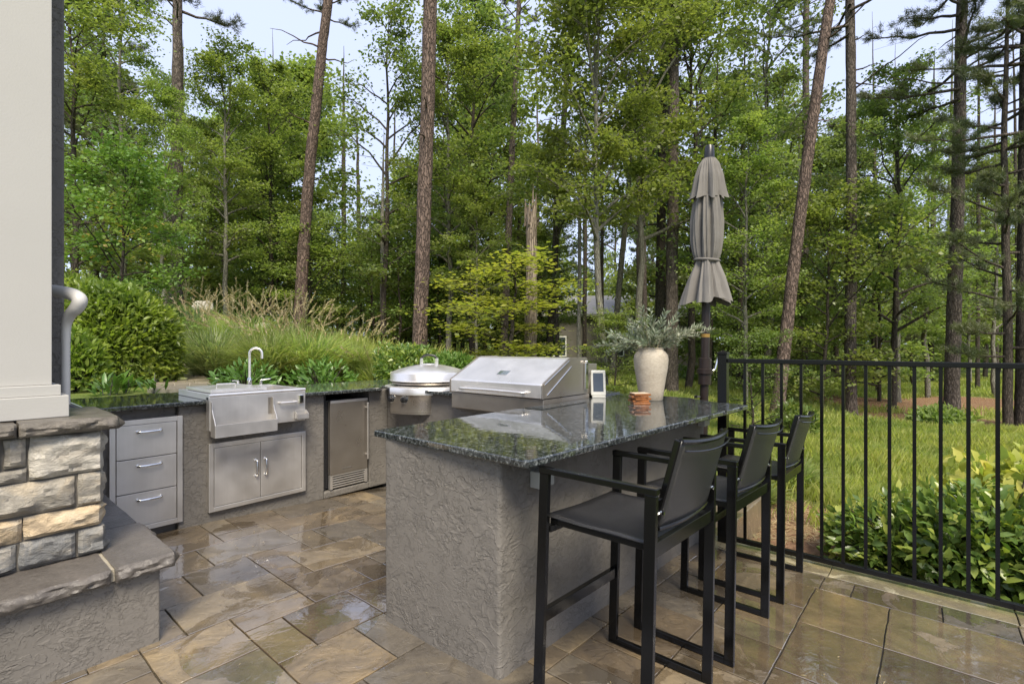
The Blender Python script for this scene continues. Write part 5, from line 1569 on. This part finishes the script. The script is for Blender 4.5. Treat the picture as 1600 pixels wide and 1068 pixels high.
# laurel rosettes right behind the left counter: every leaf its own part
lv, lf = leafcards(np.zeros((1, 3)), np.array([[0, 1.0, 0]]), np.array([[0, 0, 1.0]]), 1.0, 0.24, 0.16, True)
LLEAF = np_mesh("leaf", lv, lf, L_LAUR)
rg = np.random.default_rng(8)
for (px, Z, pyb, n, sz, lb) in ((168, 5.45, 630, 34, 0.21, "broad-leaved laurel rosette behind the drawers' end of the counter"), (190, 5.75, 620, 30, 0.20, "second laurel rosette, deeper behind the left counter"),
                            (238, 5.6, 622, 22, 0.16, "small laurel sprout beside the flagstone path")):
    x, y, _ = at(px, Z); z = zat(pyb, Z)
    e = empty("laurel_plant", (x, y, z), 0, lb, "plant")
    m = MB()
    for q in range(4):
        a_ = rg.uniform(0, 6.28); r_ = 0.10 * sz / 0.2
        m.tube([(0, 0, -0.1), (r_ * math.cos(a_), r_ * math.sin(a_), 0.10 + 0.06 * q)], [0.006, 0.004], 5)
    m.build("stem", BARKG, e)
    for q in range(n):
        a_ = rg.uniform(0, 6.28); el = rg.uniform(0.15, 1.25); r_ = rg.uniform(0, 0.13)
        ax = Vector((math.cos(a_) * math.cos(el), math.sin(a_) * math.cos(el), math.sin(el)))
        nn_ = Vector((0, 0, 1)) - ax * ax.z; sdv = ax.cross(nn_).normalized(); nn_ = sdv.cross(ax)
        c = Vector((r_ * math.cos(a_ + 1), r_ * math.sin(a_ + 1), rg.uniform(0.02, 0.22) * sz / 0.2))
        M = Matrix(((sdv.x, ax.x, nn_.x, c.x), (sdv.y, ax.y, nn_.y, c.y), (sdv.z, ax.z, nn_.z, c.z), (0, 0, 0, 1)))
        o = link("leaf", LLEAF, e); o.matrix_local = M @ Matrix.Scale(float(rg.uniform(0.7, 1.15)) * sz, 4)

# ornamental grasses
def grass_clump(px, Z, h, rad, n, label, leafm, plumes=30, seed=0, pyb=None, lean=(0, 0)):
    rg = np.random.default_rng(seed + 60)
    x, y, _ = at(px, Z); z = gz(x, y) if pyb is None else zat(pyb, Z)
    e = empty("ornamental_grass", (x, y, z - 0.02), 0, label, "ornamental grass")
    def blades(n, hmin, hmax, w, sp, dr):
        az = rg.uniform(0, 2 * np.pi, n); l = rg.uniform(hmin, hmax, n); out = rg.uniform(0.15, 1, n) * sp
        b = np.stack([np.cos(az), np.sin(az)], 1) * (rg.uniform(0, 1, n) ** 0.7 * rad * 0.28)[:, None]
        s = np.linspace(0, 1, 7)[None, :]
        hor = out[:, None] * (s * 0.5 + 0.75 * s ** 2.2); ver = l[:, None] * (s - dr * s ** 3 * (out[:, None] / sp))
        tw = rg.uniform(-0.5, 0.5, n)[:, None] * s
        X = b[:, :1] + hor * np.cos(az[:, None] + tw); Y = b[:, 1:] + hor * np.sin(az[:, None] + tw)
        ww = w * (1 - s ** 1.5 * 0.93) * np.ones_like(hor)
        px_, py_ = -np.sin(az)[:, None] * ww, np.cos(az)[:, None] * ww
        Lf = np.stack([X + px_, Y + py_, ver], -1); Rt = np.stack([X - px_, Y - py_, ver], -1)
        V = np.stack([Lf, Rt], 2).reshape(-1, 3)
        i = (np.arange(n) * 14)[:, None, None]; k = (np.arange(6) * 2)[None, :, None]
        Fq = (i + k + np.array([0, 1, 3, 2])[None, None]).reshape(-1, 4)
        return V, Fq, np.stack([X[:, -1], Y[:, -1], ver[:, -1]], 1), np.stack([X[:, -2], Y[:, -2], ver[:, -2]], 1)
    V, Fq, _, _ = blades(int(n * 0.36), h * 0.45, h * 1.12, 0.012, rad, 0.55)
    o = link("blades", np_mesh("blades", V, Fq, leafm), e); o["kind"] = "stuff"
    if plumes:
        V, Fq, tip, pre = blades(plumes, h * 1.05, h * 1.5, 0.0028, rad * 0.8, 0.18)
        o = link("stalks", np_mesh("stalks", V, Fq, L_BLADE), e); o["kind"] = "stuff"
        d = tip - pre; d /= np.linalg.norm(d, axis=1, keepdims=True)
        m_ = 36; C = np.repeat(pre, m_, 0) + np.repeat(d, m_, 0) * (np.tile(np.linspace(-0.05, 0.22, m_), plumes))[:, None]
        D = np.repeat(d, m_, 0) * 1.6 + rg.normal(0, 0.5, C.shape)
        V, Fq = leafcards(C, D, rg.normal(0, 1, C.shape), 0.055, 0.010, 0.0)
        o = link("plumes", np_mesh("plumes", V, Fq, L_PLUME), e); o["kind"] = "stuff"
    return e
grass_clump(335, 8.4, 1.05, 1.0, 3600, "blue-green arching grass clump beside the flagstone path", L_BLUEB, 26, 1)
grass_clump(300, 10.6, 1.15, 0.9, 3000, "tall straw-tipped grass clump at the far end of the path", L_BLUEB, 48, 2)
grass_clump(420, 7.7, 0.95, 1.0, 4200, "fountain grass clump straight behind the faucet", L_BLADE, 26, 3)
grass_clump(485, 8.2, 1.05, 1.15, 4800, "biggest fountain grass clump, right of the faucet", L_BLADE, 34, 4)
grass_clump(545, 8.8, 0.80, 0.95, 3200, "low grass clump at the right end of the row of fountain grasses", L_BLADE, 30, 5)
grass_clump(385, 10.0, 1.25, 1.1, 3600, "grass clump at the back between the path and the faucet", L_BLADE, 46, 6)
grass_clump(450, 9.8, 1.2, 1.1, 3400, "grass clump at the back right of the faucet", L_BLADE, 36, 16)
grass_clump(585, 8.0, 0.50, 0.6, 1600, "thin dry grass tuft behind the refrigerator's counter", L_BLADE, 8, 7)
grass_clump(1245, 6.1, 0.52, 0.42, 1300, "small arching grass tuft outside the railing behind the last stool", L_BLADE, 0, 8)
grass_clump(1190, 5.6, 0.35, 0.35, 700, "dry straw-coloured grass tuft behind the middle stool", L_BLADE, 0, 9)

# meadow blades
rg = np.random.default_rng(21)
def meadow(n, z0, z1, hmin, hmax, wv, pxr=(920, 1640)):
    Z = z0 + (z1 - z0) * rg.uniform(0, 1, n) ** 0.9; px = rg.uniform(pxr[0], pxr[1], n); r = (px - 800) / F
    X = Z * (UX * r + UY); Y = Z * (-UY * r + UX)
    s = straw(X, Y); keep = (rg.uniform(0, 1, n) > s * 1.05) & ((X > 4.05) | (Y > 5.1)) & ~((X < 5.45) & (Y > 1.2) & (Y < 5.1))
    tuft = 0.5 + 0.5 * np.sin(X * 2.1 + 1.3 * np.sin(Y * 1.7)) * np.sin(Y * 1.9 + 0.7 * np.sin(X * 2.3))
    keep &= rg.uniform(0, 1, n) < 0.45 + 0.55 * tuft
    X, Y, tuft = X[keep], Y[keep], tuft[keep]; n = len(X); zt = terrain(X, Y)
    az = rg.uniform(0, 6.283, n); h = rg.uniform(hmin, hmax, n) * (0.55 + 0.7 * tuft); l = h * rg.uniform(0.1, 0.7, n)
    dx, dy = np.cos(az), np.sin(az); wv_ = wv * rg.uniform(0.7, 1.4, n) * (1 + (X * UY + Y * UX) / 16)
    A = np.stack([X - dy * wv_, Y + dx * wv_, zt - 0.01], 1); B = np.stack([X + dy * wv_, Y - dx * wv_, zt - 0.01], 1)
    M1 = np.stack([X + dx * l * 0.4 - dy * wv_ * 0.7, Y + dy * l * 0.4 + dx * wv_ * 0.7, zt + h * 0.6], 1)
    T = np.stack([X + dx * l, Y + dy * l, zt + h], 1)
    V = np.stack([A, B, T, M1], 1).reshape(-1, 3)
    return V, np.arange(n * 4).reshape(-1, 4)
V, Fq = join([meadow(80000, 3.6, 12, 0.07, 0.26, 0.0035), meadow(110000, 10, 34, 0.08, 0.26, 0.006), meadow(30000, 9, 26, 0.12, 0.4, 0.006, (480, 930))])
o = link("meadow_grass", np_mesh("meadow_grass", V, Fq, L_GRASS)); tag(o, "tall bright meadow grass sloping away outside the railing", "grass", kind="stuff")
# fallen pine straw litter
rg = np.random.default_rng(22)
n = 60000; Z = rg.uniform(4.5, 21, n); px = rg.uniform(1120, 1620, n); r = (px - 800) / F
X = Z * (UX * r + UY); Y = Z * (-UY * r + UX); k = (straw(X, Y) > rg.uniform(0.2, 0.9, n)) & (X > 4.05); X, Y = X[k], Y[k]; n = len(X)
C = np.stack([X, Y, terrain(X, Y) + rg.uniform(0.0, 0.03, n)], 1); az = rg.uniform(0, 6.28, n)
V, Fq = leafcards(C, np.stack([np.cos(az), np.sin(az), rg.normal(0, 0.15, n)], 1), np.tile([0, 0, 1.0], (n, 1)), 0.13, 0.007, 0.0)
o = link("pine_straw", np_mesh("pine_straw", V, Fq, L_PLUME)); tag(o, "reddish fallen pine straw scattered on the bare ground outside the railing", "pine straw", kind="stuff")

# ------------------------------------------------------------------ flagstone path behind the left counter
pth = MB()
ring = [at(228, 5.9), at(312, 5.9), at(330, 8.0), at(300, 9.8), at(258, 9.8), at(240, 8.0)]
pt = empty("garden_path", at(275, 7)); pt["kind"] = "structure"
PO = Vector(pt.location)
PSTN = m_stone("path_stone", (0.17, 0.14, 0.11), (0.26, 0.22, 0.17), (0.34, 0.29, 0.23), 0.35, 0.004, 3)
def strip(mb, quads, dz, th):
    for q in quads:
        vs = [(p[0], p[1], gz(p[0], p[1]) + dz - th) for p in q] + [(p[0], p[1], gz(p[0], p[1]) + dz) for p in q]
        mb.add(vs, [(3, 2, 1, 0), (4, 5, 6, 7), (0, 1, 5, 4), (1, 2, 6, 5), (2, 3, 7, 6), (3, 0, 4, 7)])
prg = random.Random(4)
rows = [5.75, 6.15, 6.6, 7.15, 7.8, 8.5, 9.3, 10.2]
for a_, b_ in zip(rows[:-1], rows[1:]):
    c0, c1 = 232 + (a_ - 5.75) * 8, 335 - (a_ - 5.75) * 7
    cuts = sorted([c0, c1] + [c0 + (c1 - c0) * (0.33 + prg.uniform(-.1, .1)), c0 + (c1 - c0) * (0.68 + prg.uniform(-.1, .1))])
    for p, q in zip(cuts[:-1], cuts[1:]):
        j = lambda: prg.uniform(-0.05, 0.05)
        m = MB(); g_ = 1.1
        strip(m, [[at(p + g_, a_ + 0.02 + j() * .5), at(q - g_, a_ + 0.02 + j() * .5), at(q - g_, b_ - 0.02), at(p + g_, b_ - 0.02)]], 0.055, 0.06)
        shift(m.build("flagstone", PSTN, pt, 0.008), PO)
m = MB(); strip(m, [[at(232 + (a_ - 5.75) * 8 - 2, a_), at(335 - (a_ - 5.75) * 7 + 2, a_), at(335 - (b_ - 5.75) * 7 + 2, b_), at(232 + (b_ - 5.75) * 8 - 2, b_)] for a_, b_ in zip(rows[:-1], rows[1:])], 0.042, 0.06)
shift(m.build("path_mortar", JOINT, pt), PO)

# pale boulders behind the grasses
for k, (px, Z, s, lb) in enumerate(((412, 12.5, 0.22, "pale boulder behind the grasses, near the faucet"), (318, 13.5, 0.20, "pale boulder behind the grasses, near the grey-brown pine"))):
    x, y, _ = at(px, Z); zc = zat(512 if k == 0 else 470, Z)
    m = MB(); vs = []; fs = []
    nU, nV = 18, 10
    for j in range(nV + 1):
        for i in range(nU):
            th = math.pi * j / nV; ph = 2 * math.pi * i / nU
            p = Vector((math.sin(th) * math.cos(ph), math.sin(th) * math.sin(ph), math.cos(th)))
            rr = 1 + 0.35 * mn.noise(p * 1.6 + Vector((k * 5, 0, 0))) + 0.1 * mn.noise(p * 5)
            vs.append((p.x * rr * s * 1.3, p.y * rr * s, p.z * rr * s * 0.9))
    for j in range(nV):
        for i in range(nU): fs.append((j * nU + i, (j + 1) * nU + i, (j + 1) * nU + (i + 1) % nU, j * nU + (i + 1) % nU))
    m.add(vs, fs, True); o = m.build("boulder", CREAMST, loc=(x, y, min(zc, gz(x, y) + s * 0.9))); tag(o, lb, "boulder")

# ------------------------------------------------------------------ neighbouring house and lawn chairs
def house():
    Z = 46
    c = at(925, Z); e = empty("neighbour_house", (c[0], c[1], zat(575, Z)), math.radians(-49.79), "low house with grey hipped roof glimpsed through the trees", "house")
    W, D, h = 8.6, 5.0, zat(497, Z) - zat(575, Z)
    m = MB(); m.box(-W, W, -D, D, 0, h); wl = m.build("wall", SIDING, e)
    m = MB(); o_ = 0.5; zt = h + 2.1
    m.add([(-W - o_, -D - o_, h + .01), (W + o_, -D - o_, h + .01), (W + o_, D + o_, h + .01), (-W - o_, D + o_, h + .01), (-W + 2.5, 0, zt), (W - 3.5, 0, zt)], [(0, 1, 5, 4), (1, 2, 5), (2, 3, 4, 5), (3, 0, 4), (3, 2, 1, 0)])
    m.box(-W - o_ - .02, W + o_ + .02, -D - o_ - .05, -D - o_ - .01, h - .15, h + .05)
    m.build("roof", ROOF, e)
    for xw in (-6.5, -3.6, 1.2, 3.6, 6.2):
        m = MB(); m.box(xw - 0.65, xw + 0.65, -D - 0.06, -D - 0.01, 1.2, 2.9); f = m.build("window", WHITEP, e)
        m = MB(); m.box(xw - 0.55, xw + 0.55, -D - 0.075, -D - 0.062, 1.3, 2.02); m.box(xw - 0.55, xw + 0.55, -D - 0.075, -D - 0.062, 2.08, 2.8); m.build("pane", GLASS, f)
house()
def lawn_chair(px, lb):
    Z = 44; c = at(px, Z); z = gz(c[0], c[1])
    e = empty("lawn_chair", (c[0], c[1], z), math.radians(-49.79), lb, "chair", "white chairs on the distant lawn")
    m = MB(); m.box(-.33, .33, -.35, .28, .36, .44); m.build("seat", WHITEP, e, 0.02)
    m = MB(); tubebox(m, (0, .26, .40), (0, .52, 1.05), .6, .07); m.build("backrest", WHITEP, e, 0.02)
    for sx in (-1, 1):
        for sy in (-.32, .22):
            m = MB(); m.box(sx * .3 - .04, sx * .3 + .04, sy - .04, sy + .04, 0, .6 if sy < 0 else .38); m.build("leg", WHITEP, e)
        m = MB(); m.box(sx * .34 - .06, sx * .34 + .06, -.4, .3, .602, .64); m.build("armrest", WHITEP, e)
lawn_chair(1067, "white lawn chair far off, the one nearer the vase")
lawn_chair(1085, "white lawn chair far off, the one nearer the umbrella pole")

rg = np.random.default_rng(404); n = 260
X = rg.uniform(0.3, 3.7, n); Y = rg.uniform(-0.9, 4.1, n)
k = ~((X > 1.40) & (Y > 1.30) & (Y < 2.1)) & ~((X < 0.72) & (Y > 2.6)); X, Y = X[k], Y[k]; n = len(X)
Zl = np.array([fz(a_) for a_ in X]) + 0.0045; az = rg.uniform(0, 6.28, n)
V, Fq = leafcards(np.stack([X, Y, Zl], 1), np.stack([np.cos(az), np.sin(az), np.zeros(n)], 1), np.tile([0, 0, 1.0], (n, 1)), rg.uniform(0.006, 0.035, n), rg.uniform(0.0015, 0.006, n), 0.2)
o = link("leaf_litter", np_mesh("leaf_litter", V, Fq, L_PLUME)); tag(o, "tiny bits of straw and leaf lying on the wet paving", "litter", kind="stuff")
